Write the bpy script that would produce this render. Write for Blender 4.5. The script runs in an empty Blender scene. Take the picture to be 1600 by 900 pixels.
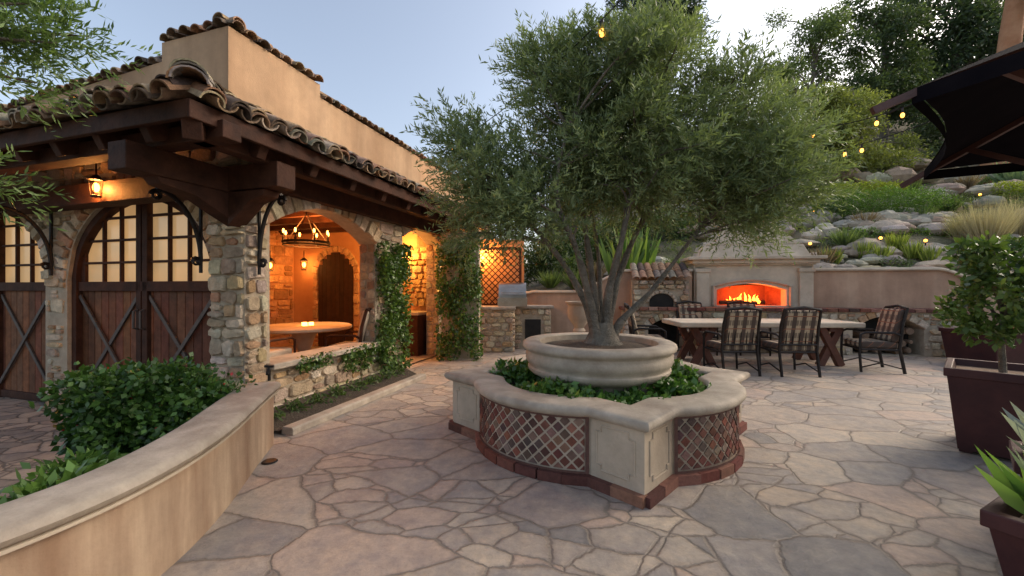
import bpy, math, random
import numpy as np
from mathutils import Vector
R=random.Random(11); rng=np.random.default_rng(5)
V=Vector
sc=bpy.context.scene
# ------------------------------------------------------------ materials
def newmat(name):
    m=bpy.data.materials.new(name); m.use_nodes=True
    nt=m.node_tree; b=nt.nodes['Principled BSDF']; return m,nt,b
def N(nt,t,**k):
    n=nt.nodes.new(t)
    for a,v in k.items():
        if a in n.inputs: n.inputs[a].default_value=v
        else: setattr(n,a,v)
    return n
def L(nt,a,b): nt.links.new(a,b)
def mixc(nt,fac,a,b,blend='MIX'):
    n=nt.nodes.new('ShaderNodeMix'); n.data_type='RGBA'; n.blend_type=blend
    for s,v in ((n.inputs[0],fac),(n.inputs[6],a),(n.inputs[7],b)):
        if hasattr(v,'is_linked'): L(nt,v,s)
        elif isinstance(v,(int,float)): s.default_value=v
        else: s.default_value=(*v,1) if len(v)==3 else v
    return n.outputs[2]
def ramp(nt,src,stops,interp='LINEAR'):
    r=nt.nodes.new('ShaderNodeValToRGB'); r.color_ramp.interpolation=interp
    e=r.color_ramp.elements
    while len(e)<len(stops): e.new(0.5)
    for i,(p,c) in enumerate(stops):
        e[i].position=p; e[i].color=(*c,1) if len(c)==3 else c
    L(nt,src,r.inputs[0]); return r.outputs[0]
def bump(nt,b,h,strength=.4,dist=.02):
    n=N(nt,'ShaderNodeBump'); n.inputs['Strength'].default_value=strength; n.inputs['Distance'].default_value=dist
    L(nt,h,n.inputs['Height']); L(nt,n.outputs[0],b.inputs['Normal'])
def tex(nt,scale,detail=6,rough=.6,vec=None,kind='ShaderNodeTexNoise'):
    n=N(nt,kind); n.inputs['Scale'].default_value=scale
    if 'Detail' in n.inputs: n.inputs['Detail'].default_value=detail
    if 'Roughness' in n.inputs: n.inputs['Roughness'].default_value=rough
    if vec is None:
        g=N(nt,'ShaderNodeNewGeometry'); vec=g.outputs['Position']
    L(nt,vec,n.inputs['Vector']); return n
def m_noise(name,c1,c2,scale=4,rough=.85,bs=30,bst=.3,bd=.01,metal=0,streak=False,c3=None,spec=.5):
    m,nt,b=newmat(name)
    vec=None
    if streak:
        g=N(nt,'ShaderNodeNewGeometry'); mp=N(nt,'ShaderNodeMapping'); mp.inputs['Scale'].default_value=(1,1,.12)
        L(nt,g.outputs['Position'],mp.inputs['Vector']); vec=mp.outputs[0]
    n=tex(nt,scale,8,.65,vec)
    col=ramp(nt,n.outputs[0],[(.3,c1),(.7,c2)])
    if c3:
        n3=tex(nt,scale*.37,5,.6,vec); f=ramp(nt,n3.outputs[0],[(.45,(0,0,0)),(.7,(1,1,1))])
        col=mixc(nt,f,col,c3)
        n5=tex(nt,2.3,9,.75); f5=ramp(nt,n5.outputs[0],[(.3,(.8,.8,.8)),(.7,(1.12,1.12,1.12))]); col=mixc(nt,1.0,col,f5,'MULTIPLY')
    L(nt,col,b.inputs['Base Color']); b.inputs['Specular IOR Level'].default_value=spec
    b.inputs['Roughness'].default_value=rough; b.inputs['Metallic'].default_value=metal
    h=tex(nt,bs,6,.6); bump(nt,b,h.outputs[0],bst,bd); return m
def m_attr(name,rough=.85,vs=9,bs=25,bst=.5,bd=.02,lo=.6,hi=1.25,spec=.4):
    m,nt,b=newmat(name)
    a=N(nt,'ShaderNodeAttribute'); a.attribute_name='Col'
    n=tex(nt,vs,8,.7); f=ramp(nt,n.outputs[0],[(.3,(lo,)*3),(.7,(hi,)*3)])
    L(nt,mixc(nt,1.0,a.outputs['Color'],f,'MULTIPLY'),b.inputs['Base Color'])
    b.inputs['Roughness'].default_value=rough; b.inputs['Specular IOR Level'].default_value=spec
    h=tex(nt,bs,7,.65); bump(nt,b,h.outputs[0],bst,bd); return m
def m_leaf(name,trans=.3,rough=.5):
    m,nt,b=newmat(name)
    a=N(nt,'ShaderNodeAttribute'); a.attribute_name='Col'
    L(nt,a.outputs['Color'],b.inputs['Base Color']); b.inputs['Roughness'].default_value=rough
    t=N(nt,'ShaderNodeBsdfTranslucent'); 
    L(nt,mixc(nt,1.0,a.outputs['Color'],(1.4,1.5,.7),'MULTIPLY'),t.inputs['Color'])
    mx=N(nt,'ShaderNodeMixShader'); mx.inputs[0].default_value=trans
    L(nt,b.outputs[0],mx.inputs[1]); L(nt,t.outputs[0],mx.inputs[2])
    L(nt,mx.outputs[0],nt.nodes['Material Output'].inputs[0]); return m
def m_emit(name,c,s):
    m,nt,b=newmat(name); b.inputs['Base Color'].default_value=(*c,1)
    b.inputs['Emission Color'].default_value=(*c,1); b.inputs['Emission Strength'].default_value=s; return m
def m_flag(name,scale,stops,joint,jw=.02,rough=.6,warp=.35):
    m,nt,b=newmat(name)
    g=N(nt,'ShaderNodeNewGeometry')
    w=tex(nt,1.1,2,.5); w2=tex(nt,7,4,.65)
    def cen(src,a):
        s=N(nt,'ShaderNodeVectorMath',operation='SUBTRACT'); L(nt,src,s.inputs[0]); s.inputs[1].default_value=(.5,.5,.5)
        q=N(nt,'ShaderNodeVectorMath',operation='MULTIPLY'); L(nt,s.outputs[0],q.inputs[0]); q.inputs[1].default_value=(a,a,0); return q.outputs[0]
    ad=N(nt,'ShaderNodeVectorMath',operation='ADD'); L(nt,g.outputs['Position'],ad.inputs[0]); L(nt,cen(w.outputs['Color'],warp),ad.inputs[1])
    ad2=N(nt,'ShaderNodeVectorMath',operation='ADD'); L(nt,ad.outputs[0],ad2.inputs[0]); L(nt,cen(w2.outputs['Color'],.075),ad2.inputs[1])
    mp=N(nt,'ShaderNodeMapping'); mp.inputs['Scale'].default_value=(scale*.82,scale*1.15,0); mp.inputs['Rotation'].default_value=(0,0,.5)
    L(nt,ad2.outputs[0],mp.inputs[0])
    def vor(f,sc_=1):
        v=N(nt,'ShaderNodeTexVoronoi'); v.voronoi_dimensions='2D'; v.feature=f; v.inputs['Scale'].default_value=sc_; v.inputs['Randomness'].default_value=1
        L(nt,mp.outputs[0],v.inputs['Vector']); return v
    v1=vor('F1'); v2=vor('DISTANCE_TO_EDGE')
    sep=N(nt,'ShaderNodeSeparateColor'); L(nt,v1.outputs['Color'],sep.inputs[0])
    v3=vor('F1',2.1); v4=vor('DISTANCE_TO_EDGE',2.1); sep3=N(nt,'ShaderNodeSeparateColor'); L(nt,v3.outputs['Color'],sep3.inputs[0])
    sm=N(nt,'ShaderNodeMath',operation='GREATER_THAN'); L(nt,sep.outputs[1],sm.inputs[0]); sm.inputs[1].default_value=.62
    cf=N(nt,'ShaderNodeMix'); L(nt,sm.outputs[0],cf.inputs[0]); L(nt,sep.outputs[0],cf.inputs[2]); L(nt,sep3.outputs[0],cf.inputs[3])
    v4s=N(nt,'ShaderNodeMath',operation='MULTIPLY'); L(nt,v4.outputs[0],v4s.inputs[0]); v4s.inputs[1].default_value=.5
    mn=N(nt,'ShaderNodeMath',operation='MINIMUM'); L(nt,v2.outputs[0],mn.inputs[0]); L(nt,v4s.outputs[0],mn.inputs[1])
    de=N(nt,'ShaderNodeMix'); L(nt,sm.outputs[0],de.inputs[0]); L(nt,v2.outputs[0],de.inputs[2]); L(nt,mn.outputs[0],de.inputs[3])
    col=ramp(nt,cf.outputs[0],stops)
    n1=tex(nt,1.7,9,.72); n2=tex(nt,12,10,.78); n4=tex(nt,4.5,7,.72)
    f1=ramp(nt,n1.outputs[0],[(.3,(.74,.75,.78)),(.5,(1,1,1)),(.72,(1.16,1.1,1.0))])
    f2=ramp(nt,n2.outputs[0],[(.3,(.72,.72,.74)),(.7,(1.22,1.2,1.16))])
    f4=ramp(nt,n4.outputs[0],[(.35,(.82,.83,.88)),(.65,(1.15,1.09,1.02))])
    for f in(f1,f2,f4): col=mixc(nt,1.0,col,f,'MULTIPLY')
    jn=N(nt,'ShaderNodeMath',operation='MULTIPLY_ADD'); L(nt,n4.outputs[0],jn.inputs[0]); jn.inputs[1].default_value=jw*1.3; L(nt,de.outputs[0],jn.inputs[2])
    sb=N(nt,'ShaderNodeMath',operation='SUBTRACT'); L(nt,jn.outputs[0],sb.inputs[0]); sb.inputs[1].default_value=jw*.75
    j=ramp(nt,sb.outputs[0],[(jw*.45,(1,1,1)),(jw*.85,(0,0,0))])
    jm=N(nt,'ShaderNodeMath',operation='MULTIPLY'); L(nt,j,jm.inputs[0]); jm.inputs[1].default_value=.9
    jc=mixc(nt,1.0,joint,f2,'MULTIPLY')
    # darker right next to the joints
    dk=ramp(nt,sb.outputs[0],[(0,(.74,.72,.7)),(jw*2.6,(1,1,1))]); col=mixc(nt,1.0,col,dk,'MULTIPLY')
    col=mixc(nt,jm.outputs[0],col,jc); L(nt,col,b.inputs['Base Color'])
    rr=ramp(nt,n1.outputs[0],[(.3,(rough-.1,)*3),(.7,(rough+.2,)*3)]); L(nt,rr,b.inputs['Roughness'])
    edge=ramp(nt,sb.outputs[0],[(0,(0,0,0)),(jw,(.75,.75,.75)),(.2,(.85,.85,.85))])
    hm=N(nt,'ShaderNodeMath',operation='MULTIPLY_ADD'); L(nt,n2.outputs[0],hm.inputs[0]); hm.inputs[1].default_value=.9; L(nt,edge,hm.inputs[2])
    hm2=N(nt,'ShaderNodeMath',operation='MULTIPLY_ADD'); L(nt,n4.outputs[0],hm2.inputs[0]); hm2.inputs[1].default_value=1.4; L(nt,hm.outputs[0],hm2.inputs[2])
    bump(nt,b,hm2.outputs[0],.6,.013); return m
def m_plaid(name):
    m,nt,b=newmat(name)
    t=N(nt,'ShaderNodeTexCoord'); sp=N(nt,'ShaderNodeSeparateXYZ'); L(nt,t.outputs['Object'],sp.inputs[0])
    def stripes(src,k,w,off=0):
        a=N(nt,'ShaderNodeMath',operation='MULTIPLY_ADD'); L(nt,src,a.inputs[0]); a.inputs[1].default_value=k; a.inputs[2].default_value=off+50
        f=N(nt,'ShaderNodeMath',operation='FRACT'); L(nt,a.outputs[0],f.inputs[0])
        c=N(nt,'ShaderNodeMath',operation='LESS_THAN'); L(nt,f.outputs[0],c.inputs[0]); c.inputs[1].default_value=w; return c.outputs[0]
    zz=N(nt,'ShaderNodeMath',operation='ADD'); L(nt,sp.outputs[2],zz.inputs[0]); L(nt,sp.outputs[1],zz.inputs[1])
    x=sp.outputs[0]; z=zz.outputs[0]
    c=mixc(nt,stripes(x,7,.45),(.40,.31,.205),(.09,.06,.045))
    f=N(nt,'ShaderNodeMath',operation='MULTIPLY'); L(nt,stripes(z,6.5,.42),f.inputs[0]); f.inputs[1].default_value=.65
    c=mixc(nt,f.outputs[0],c,(.07,.05,.04))
    c=mixc(nt,stripes(x,7,.08,.3),c,(.45,.36,.25)); c=mixc(nt,stripes(z,6.5,.07,.3),c,(.25,.10,.055))
    L(nt,c,b.inputs['Base Color']); b.inputs['Roughness'].default_value=.95
    h=tex(nt,300,2,.5); bump(nt,b,h.outputs[0],.3,.003); return m

M={}
M['patio']=m_flag('flagstone',2.0,[(0,(.25,.235,.22)),(.13,(.38,.335,.29)),(.3,(.48,.395,.31)),(.45,(.36,.325,.29)),(.6,(.50,.385,.305)),(.8,(.42,.365,.305)),(1,(.55,.465,.365))],(.25,.205,.165),.022,.55)
M['cobble']=m_flag('cobblestone',4.6,[(0,(.22,.2,.175)),(.5,(.38,.31,.25)),(1,(.48,.4,.31))],(.12,.1,.08),.05,.75,.15)
M['stone']=m_attr('fieldstone',.92,9,26,.9,.03,.6,1.3)
M['mortar']=m_noise('stone_mortar',(.36,.285,.2),(.5,.41,.3),8,.95,40,.7,.02)
M['brick']=m_attr('brick_faces',.88,20,60,.5,.01,.65,1.2)
M['tile']=m_attr('roof_tile',.9,14,40,.6,.015,.4,1.4)
M['rock']=m_attr('boulder',.9,3,9,.8,.06,.6,1.3)
M['stucco']=m_noise('tan_stucco',(.44,.275,.155),(.56,.37,.225),2.2,.92,70,.35,.008,c3=(.32,.19,.105),streak=True)
M['stucco2']=m_noise('weathered_stucco',(.34,.225,.145),(.58,.425,.285),6,.92,60,.35,.008,c3=(.25,.14,.08),streak=True)
M['cream']=m_noise('cast_stone',(.46,.37,.27),(.6,.49,.37),3,.85,50,.35,.008,c3=(.34,.265,.19))
M['lime']=m_noise('limestone',(.56,.46,.34),(.70,.59,.45),3,.85,50,.3,.008,c3=(.46,.37,.27))
M['cap']=m_noise('cast_stone_cap',(.37,.31,.24),(.55,.46,.36),6,.75,40,.4,.01,c3=(.26,.205,.155))
M['wood']=m_noise('dark_timber',(.026,.011,.007),(.085,.034,.019),5,.7,30,.5,.01,spec=.2)
M['plank']=m_attr('door_plank',.7,8,45,.4,.008,.6,1.35,.2)
M['iron']=m_noise('wrought_iron',(.015,.013,.013),(.04,.032,.028),20,.5,60,.3,.004,metal=.6)
M['strap']=m_noise('iron_strap',(.06,.05,.045),(.14,.11,.095),12,.55,50,.3,.004,metal=.3)
M['bark']=m_noise('olive_bark',(.10,.085,.065),(.25,.215,.17),9,.95,35,1,.04)
M['eucbark']=m_noise('eucalyptus_bark',(.4,.17,.08),(.55,.28,.15),2,.9,12,.8,.04)
M['soil']=m_noise('soil',(.05,.035,.024),(.12,.085,.055),9,.95,40,1,.04)
M['leaf']=m_leaf('leaf',.35); M['leafg']=m_leaf('glossy_leaf',.2,.4)
M['dirt']=m_noise('hill_earth',(.16,.13,.075),(.30,.245,.16),.8,.95,5,1,.2,c3=(.10,.11,.045))
M['grass']=m_noise('dry_ground',(.10,.1,.05),(.2,.17,.1),.5,.95,5,.8,.1)
M['plaid']=m_plaid('plaid_fabric')
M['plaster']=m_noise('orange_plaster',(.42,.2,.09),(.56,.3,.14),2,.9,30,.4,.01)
M['planter']=m_noise('oxblood_metal',(.04,.014,.016),(.08,.028,.026),4,.5,25,.25,.006,metal=.15,spec=.35)
M['canvas']=m_noise('umbrella_canvas',(.006,.005,.007),(.011,.009,.011),6,.95,200,.2,.002,spec=.03)
M['steel']=m_noise('stainless_steel',(.35,.3,.25),(.5,.45,.4),5,.3,50,.1,.002,metal=1)
M['firebrick']=m_noise('firebrick',(.28,.07,.04),(.42,.13,.07),10,.9,20,.6,.02)
M['log']=m_noise('firewood',(.14,.085,.05),(.3,.2,.13),9,.9,30,.8,.02)
M['black']=m_noise('soot_and_painted_dark',(.01,.01,.01),(.03,.025,.02),5,.9)  # soot on the fire logs; painted dark for oven, cubby and niche openings
M['bulb']=m_emit('bulb_glow',(1,.4,.06),5)
M['flame']=m_emit('flame_glow',(1,.28,.03),7)
M['candle']=m_emit('candle_glow',(1,.45,.08),10)
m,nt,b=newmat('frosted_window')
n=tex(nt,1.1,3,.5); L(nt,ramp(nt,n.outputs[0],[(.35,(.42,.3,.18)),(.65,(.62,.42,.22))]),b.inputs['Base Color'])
L(nt,ramp(nt,n.outputs[0],[(.35,(.6,.38,.18)),(.65,(1,.54,.2))]),b.inputs['Emission Color']); b.inputs['Emission Strength'].default_value=.42  # weak emission stands in for the lit room behind the panes
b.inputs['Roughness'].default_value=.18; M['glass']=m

# ------------------------------------------------------------ mesh builder
def link(o,parent=None):
    sc.collection.objects.link(o)
    if parent: o.parent=parent
    return o
def empty(name,loc=(0,0,0),rz=0):
    o=bpy.data.objects.new(name,None); o.location=loc; o.rotation_euler=(0,0,rz); o.empty_display_size=.2; return link(o)
class MB:
    def __init__(s): s.v=[];s.f=[];s.c=[]
    def face(s,pts,col=(1,1,1)):
        i=len(s.v); s.v+= [tuple(p) for p in pts]; s.f.append(tuple(range(i,i+len(pts)))); s.c.append(col)
    def grid(s,rows,col=(1,1,1),closed=False,caps=False):
        i=len(s.v); n=len(rows[0])
        for r in rows: s.v+=[tuple(p) for p in r]
        for a in range(len(rows)-1):
            for k in range(n if closed else n-1):
                k2=(k+1)%n; s.f.append((i+a*n+k,i+a*n+k2,i+(a+1)*n+k2,i+(a+1)*n+k)); s.c.append(col)
        if caps:
            s.f.append(tuple(i+k for k in range(n))[::-1]); s.c.append(col)
            j=i+(len(rows)-1)*n; s.f.append(tuple(j+k for k in range(n))); s.c.append(col)
    def obox(s,c,ex,ey,ez,col=(1,1,1)):
        c=V(c);P=[c+sx*ex+sy*ey+sz*ez for sz in(-1,1) for sx,sy in((-1,-1),(1,-1),(1,1),(-1,1))]
        i=len(s.v); s.v+=[tuple(p) for p in P]
        for f in((0,3,2,1),(4,5,6,7),(0,1,5,4),(1,2,6,5),(2,3,7,6),(3,0,4,7)): s.f.append(tuple(i+k for k in f)); s.c.append(col)
    def box(s,x0,x1,y0,y1,z0,z1,col=(1,1,1)):
        s.obox(((x0+x1)/2,(y0+y1)/2,(z0+z1)/2),V(((x1-x0)/2,0,0)),V((0,(y1-y0)/2,0)),V((0,0,(z1-z0)/2)),col)
    def beam(s,p,q,w,h,col=(1,1,1),up=V((0,0,1))):
        p=V(p);q=V(q);d=(q-p);l=d.length;d.normalize(); sd=d.cross(up)
        if sd.length<1e-3: sd=V((1,0,0))
        sd.normalize(); u=sd.cross(d)
        s.obox((p+q)/2,d*(l/2),sd*(w/2),u*(h/2),col)
    def tube(s,pts,rad,n=8,col=(1,1,1),caps=True):
        pts=[V(p) for p in pts]
        if not hasattr(rad,'__len__'): rad=[rad]*len(pts)
        rows=[];prev=None
        for i,p in enumerate(pts):
            d=(pts[min(i+1,len(pts)-1)]-pts[max(i-1,0)]).normalized()
            a=prev if prev is not None else (V((1,0,0)) if abs(d.x)<.9 else V((0,1,0)))
            a=(a-d*a.dot(d)).normalized(); bb=d.cross(a); prev=a
            rows.append([p+(a*math.cos(2*math.pi*k/n)+bb*math.sin(2*math.pi*k/n))*rad[i] for k in range(n)])
        s.grid(rows,col,True,caps)
    def lathe(s,prof,c,n=48,col=(1,1,1)):
        s.grid([[(c[0]+r*math.cos(2*math.pi*k/n),c[1]+r*math.sin(2*math.pi*k/n),c[2]+z) for k in range(n)] for r,z in prof],col,True,False)
    def ball(s,c,r,col=(1,1,1),n=10,m=6):
        if not hasattr(r,'__len__'): r=(r,r,r)
        s.grid([[(c[0]+r[0]*math.sin(t)*math.cos(2*math.pi*k/n),c[1]+r[1]*math.sin(t)*math.sin(2*math.pi*k/n),c[2]+r[2]*math.cos(t)) for k in range(n)] for t in [math.pi*(j+.02)/(m+.04) for j in range(m+1)]],col,True,False)
    def build(s,name,mat,parent=None,smooth=False,bevel=0,sharp=40):
        me=bpy.data.meshes.new(name); me.from_pydata(s.v,[],s.f); me.materials.append(mat)
        a=me.attributes.new('Col','FLOAT_COLOR','CORNER')
        arr=np.ones((len(me.loops),4),dtype=np.float32)
        tot=np.array([len(f) for f in s.f]); arr[:,:3]=np.repeat(np.array(s.c,dtype=np.float32),tot,axis=0)
        a.data.foreach_set('color',arr.ravel())
        o=bpy.data.objects.new(name,me); link(o,parent)
        if smooth:
            me.polygons.foreach_set('use_smooth',[True]*len(me.polygons))
            try: me.set_sharp_from_angle(angle=math.radians(sharp))
            except Exception: pass
        if bevel:
            md=o.modifiers.new('bevel','BEVEL'); md.width=bevel; md.segments=2; md.limit_method='ANGLE'; md.angle_limit=math.radians(40)
        return o
def jit(c,a=.12):
    k=1+R.uniform(-a,a); return tuple(max(0,x*k*(1+R.uniform(-a/3,a/3))) for x in c)
# ------------------------------------------------------------ leaves
def leafmesh(name,pos,dirs,length,width,col,mat,parent=None,side=None):
    n=len(pos); dirs=dirs/np.linalg.norm(dirs,axis=1,keepdims=True)
    if side is None: side=rng.normal(size=(n,3))
    sd=np.cross(dirs,side); sd/=np.linalg.norm(sd,axis=1,keepdims=True)+1e-9
    length=np.broadcast_to(np.asarray(length,dtype=float).reshape(-1,1),(n,1)); width=np.broadcast_to(np.asarray(width,dtype=float).reshape(-1,1),(n,1))
    v=np.empty((n,4,3)); v[:,0]=pos; v[:,1]=pos+dirs*length*.45+sd*width*.5; v[:,2]=pos+dirs*length; v[:,3]=pos+dirs*length*.45-sd*width*.5
    me=bpy.data.meshes.new(name); me.vertices.add(4*n); me.vertices.foreach_set('co',v.ravel())
    me.loops.add(4*n); me.loops.foreach_set('vertex_index',np.arange(4*n,dtype=np.int32))
    me.polygons.add(n); me.polygons.foreach_set('loop_start',np.arange(0,4*n,4,dtype=np.int32)); me.update(calc_edges=True)
    a=me.attributes.new('Col','FLOAT_COLOR','POINT'); c=np.ones((n,4,4)); c[:,:,:3]=np.clip(col,0,1)[:,None,:]
    a.data.foreach_set('color',c.astype(np.float32).ravel()); me.materials.append(mat)
    return link(bpy.data.objects.new(name,me),parent)
def unit(n): 
    d=rng.normal(size=(n,3)); return d/np.linalg.norm(d,axis=1,keepdims=True)
def cloudpts(blobs,n,shell=.45):
    B=np.array([[*c,*r] for c,r in blobs],dtype=float); w=(B[:,3]*B[:,4]*B[:,5])**.75; w/=w.sum()
    k=rng.choice(len(B),n,p=w); d=unit(n); rr=(shell+(1-shell)*rng.random(n))
    ph=B[k,0]*3.1+B[k,2]*1.7
    lump=1+.22*np.sin(d[:,0]*5+ph)*np.sin(d[:,1]*6+ph*1.3)+.15*np.sin(d[:,2]*9+ph+d[:,0]*7)
    return B[k,:3]+d*B[k,3:]*(rr*lump)[:,None],d,rr,k
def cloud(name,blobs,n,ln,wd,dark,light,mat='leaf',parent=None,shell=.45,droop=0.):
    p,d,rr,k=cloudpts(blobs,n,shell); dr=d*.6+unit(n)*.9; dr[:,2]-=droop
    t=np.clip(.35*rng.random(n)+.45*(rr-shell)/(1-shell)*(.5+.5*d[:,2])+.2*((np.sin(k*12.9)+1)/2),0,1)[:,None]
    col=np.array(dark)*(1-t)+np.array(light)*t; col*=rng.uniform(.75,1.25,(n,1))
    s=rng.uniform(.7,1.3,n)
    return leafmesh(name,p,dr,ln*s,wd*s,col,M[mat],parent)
# ------------------------------------------------------------ world / camera
w=bpy.data.worlds.new('World'); sc.world=w; w.use_nodes=True; nt=w.node_tree
sky=nt.nodes.new('ShaderNodeTexSky'); sky.sky_type='NISHITA'; sky.sun_disc=False
SE,SR=math.radians(24),math.radians(72)
sky.sun_elevation=SE; sky.sun_rotation=SR; sky.air_density=1.0; sky.dust_density=4.2; sky.ozone_density=1.1
hs=nt.nodes.new('ShaderNodeHueSaturation'); hs.inputs['Saturation'].default_value=.74
nt.links.new(sky.outputs[0],hs.inputs['Color'])
nt.links.new(hs.outputs[0],nt.nodes['Background'].inputs[0]); nt.nodes['Background'].inputs[1].default_value=.31
sd=V((math.sin(SR)*math.cos(SE),math.cos(SR)*math.cos(SE),math.sin(SE)))
l=bpy.data.lights.new('sun','SUN'); l.energy=2.1; l.angle=math.radians(60); l.color=(1,.78,.54)
o=link(bpy.data.objects.new('sun',l)); o.rotation_euler=sd.to_track_quat('Z','Y').to_euler()
def lamp(name,loc,e,c=(1,.36,.08),r=.08,parent=None):
    l=bpy.data.lights.new(name,'POINT'); l.energy=e; l.color=c; l.shadow_soft_size=r
    o=link(bpy.data.objects.new(name,l),parent); o.location=loc; return o
cam=bpy.data.cameras.new('camera'); cam.lens=14.2; cam.sensor_width=36; cam.clip_end=2000; cam.clip_start=.05
co=link(bpy.data.objects.new('camera',cam)); co.location=(0,0,1.4); co.rotation_euler=(math.radians(90),0,0); sc.camera=co
sc.view_settings.view_transform='Standard'; sc.view_settings.look='None'; sc.view_settings.exposure=0
# ------------------------------------------------------------ building frame
TH=math.radians(17); u=V((math.sin(TH),math.cos(TH),0)); nn=V((math.cos(TH),-math.sin(TH),0)); Z=V((0,0,1))
def B(a,b,z=0): return u*a+nn*b+Z*z
class Frame:
    def __init__(s,O,ex,nr): s.O=V(O);s.ex=ex;s.nr=nr
    def p(s,x,z,d=0): return s.O+s.ex*x+Z*z+s.nr*d
def wall(mb,fr,x0,x1,z0,z1,ops,th=.3,col=(1,1,1)):
    xs={x0,x1}
    for xa,xb,zb,fn in ops:
        for k in range(25): xs.add(xa+(xb-xa)*k/24)
    xs=sorted(xs)
    for a,b2 in zip(xs[:-1],xs[1:]):
        mid=(a+b2)/2; op=None
        for o_ in ops:
            if o_[0]<mid<o_[1]: op=o_
        if b2-a<1e-6: continue
        if op is None:
            mb.face([fr.p(a,z0),fr.p(b2,z0),fr.p(b2,z1),fr.p(a,z1)],col); mb.face([fr.p(a,z0,-th),fr.p(a,z1,-th),fr.p(b2,z1,-th),fr.p(b2,z0,-th)],col)
        else:
            ta,tb=op[3](a),op[3](b2)
            mb.face([fr.p(a,ta),fr.p(b2,tb),fr.p(b2,z1),fr.p(a,z1)],col); mb.face([fr.p(a,ta,-th),fr.p(a,z1,-th),fr.p(b2,z1,-th),fr.p(b2,tb,-th)],col)
            mb.face([fr.p(a,ta),fr.p(a,ta,-th),fr.p(b2,tb,-th),fr.p(b2,tb)],col)
            if op[2]>z0:
                mb.face([fr.p(a,z0),fr.p(b2,z0),fr.p(b2,op[2]),fr.p(a,op[2])],col); mb.face([fr.p(a,z0,-th),fr.p(a,op[2],-th),fr.p(b2,op[2],-th),fr.p(b2,z0,-th)],col)
                mb.face([fr.p(a,op[2]),fr.p(b2,op[2]),fr.p(b2,op[2],-th),fr.p(a,op[2],-th)],col)
    for xa,xb,zb,fn in ops:
        for x in (xa,xb):
            if zb<fn(x): mb.face([fr.p(x,zb),fr.p(x,zb,-th),fr.p(x,fn(x),-th),fr.p(x,fn(x))],col)
    for x in (x0,x1): mb.face([fr.p(x,z0),fr.p(x,z1),fr.p(x,z1,-th),fr.p(x,z0,-th)],col)
    mb.face([fr.p(x0,z1),fr.p(x1,z1),fr.p(x1,z1,-th),fr.p(x0,z1,-th)],col)
SP=[(.52,.39,.25),(.58,.47,.34),(.46,.33,.21),(.62,.53,.40),(.40,.30,.21),(.52,.36,.20),(.36,.295,.22),(.56,.42,.27),(.42,.25,.14),(.62,.51,.36)]
def stone(mb,fr,pts,d=.04,col=None):
    col=col or jit(R.choice(SP),.18)
    cx=sum(p[0] for p in pts)/len(pts); cz=sum(p[1] for p in pts)/len(pts)
    d*=R.uniform(.5,1.3); tx,tz=R.uniform(-.06,.06),R.uniform(-.08,.08)
    def top(x,z,s,k): 
        X=cx+(x-cx)*s; Z_=cz+(z-cz)*s; return fr.p(X,Z_,d*k+(x-cx)*tx+(z-cz)*tz+R.uniform(-.003,.003))
    r0=[fr.p(x,z,-.005) for x,z in pts]; r1=[fr.p(cx+(x-cx)*.975,cz+(z-cz)*.975,d*.65) for x,z in pts]
    r2=[top(x,z,R.uniform(.84,.92),R.uniform(.92,1.05)) for x,z in pts]
    mb.grid([r0,r1,r2],col,True); c=fr.p(cx+R.uniform(-.02,.02),cz,d*R.uniform(.95,1.15))
    for k in range(len(r2)): mb.face([r2[k],r2[(k+1)%len(r2)],c],col)
def stones(mb,fr,x0,x1,z0,z1,inside=None,sz=(.1,.2),wd=(.14,.38),d=.035,pal=None):
    z=z0
    while z<z1-.03:
        h=min(R.uniform(*sz),z1-z)
        if z1-z-h<.05: h=z1-z
        x=x0
        while x<x1-.02:
            w_=min(R.uniform(*wd),x1-x)
            if x1-x-w_<.07: w_=x1-x
            subs=[(z,h)]
            if h>.14 and R.random()<.3: q=h*R.uniform(.35,.65); subs=[(z,q),(z+q,h-q)]
            for zz,hh in subs:
                g=R.uniform(.007,.016)
                def J(): return R.uniform(-.014,.014)
                a,b2,c,e=x+g,x+w_-g,zz+g,zz+hh-g
                cw,ch=min(.14*w_,.035)*R.uniform(.5,1.4),min(.2*hh,.03)
                pts=[(a+cw,c+J()),(b2-cw,c+J()),(b2+J()*.7,c+ch),(b2+J()*.7,e-ch),(b2-cw,e+J()),((a+b2)/2+J(),e+J()),(a+cw,e+J()),(a+J()*.7,e-ch),(a+J()*.7,c+ch)]
                if inside is None or all(inside(px,pz) for px,pz in ((a,c),(b2,c),(a,e),(b2,e),((a+b2)/2,(c+e)/2))):
                    stone(mb,fr,pts,d,None if pal is None else jit(R.choice(pal),.15))
                elif hh>.09 and w_>.12 and inside is not None:
                    for sx in range(2):
                        for sz_ in range(2):
                            a1=a+(b2-a)*sx/2;b1=a1+(b2-a)/2-.01;c1=c+(e-c)*sz_/2;e1=c1+(e-c)/2-.01
                            if all(inside(px,pz) for px,pz in ((a1,c1),(b1,c1),(a1,e1),(b1,e1))):
                                stone(mb,fr,[(a1+.01,c1),(b1-.01,c1),(b1,c1+.015),(b1,e1-.015),(b1-.01,e1),(a1+.01,e1),(a1,e1-.01),(a1,c1+.01)],d*.8,None if pal is None else jit(R.choice(pal),.15))
            x+=w_
        z+=h
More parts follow.
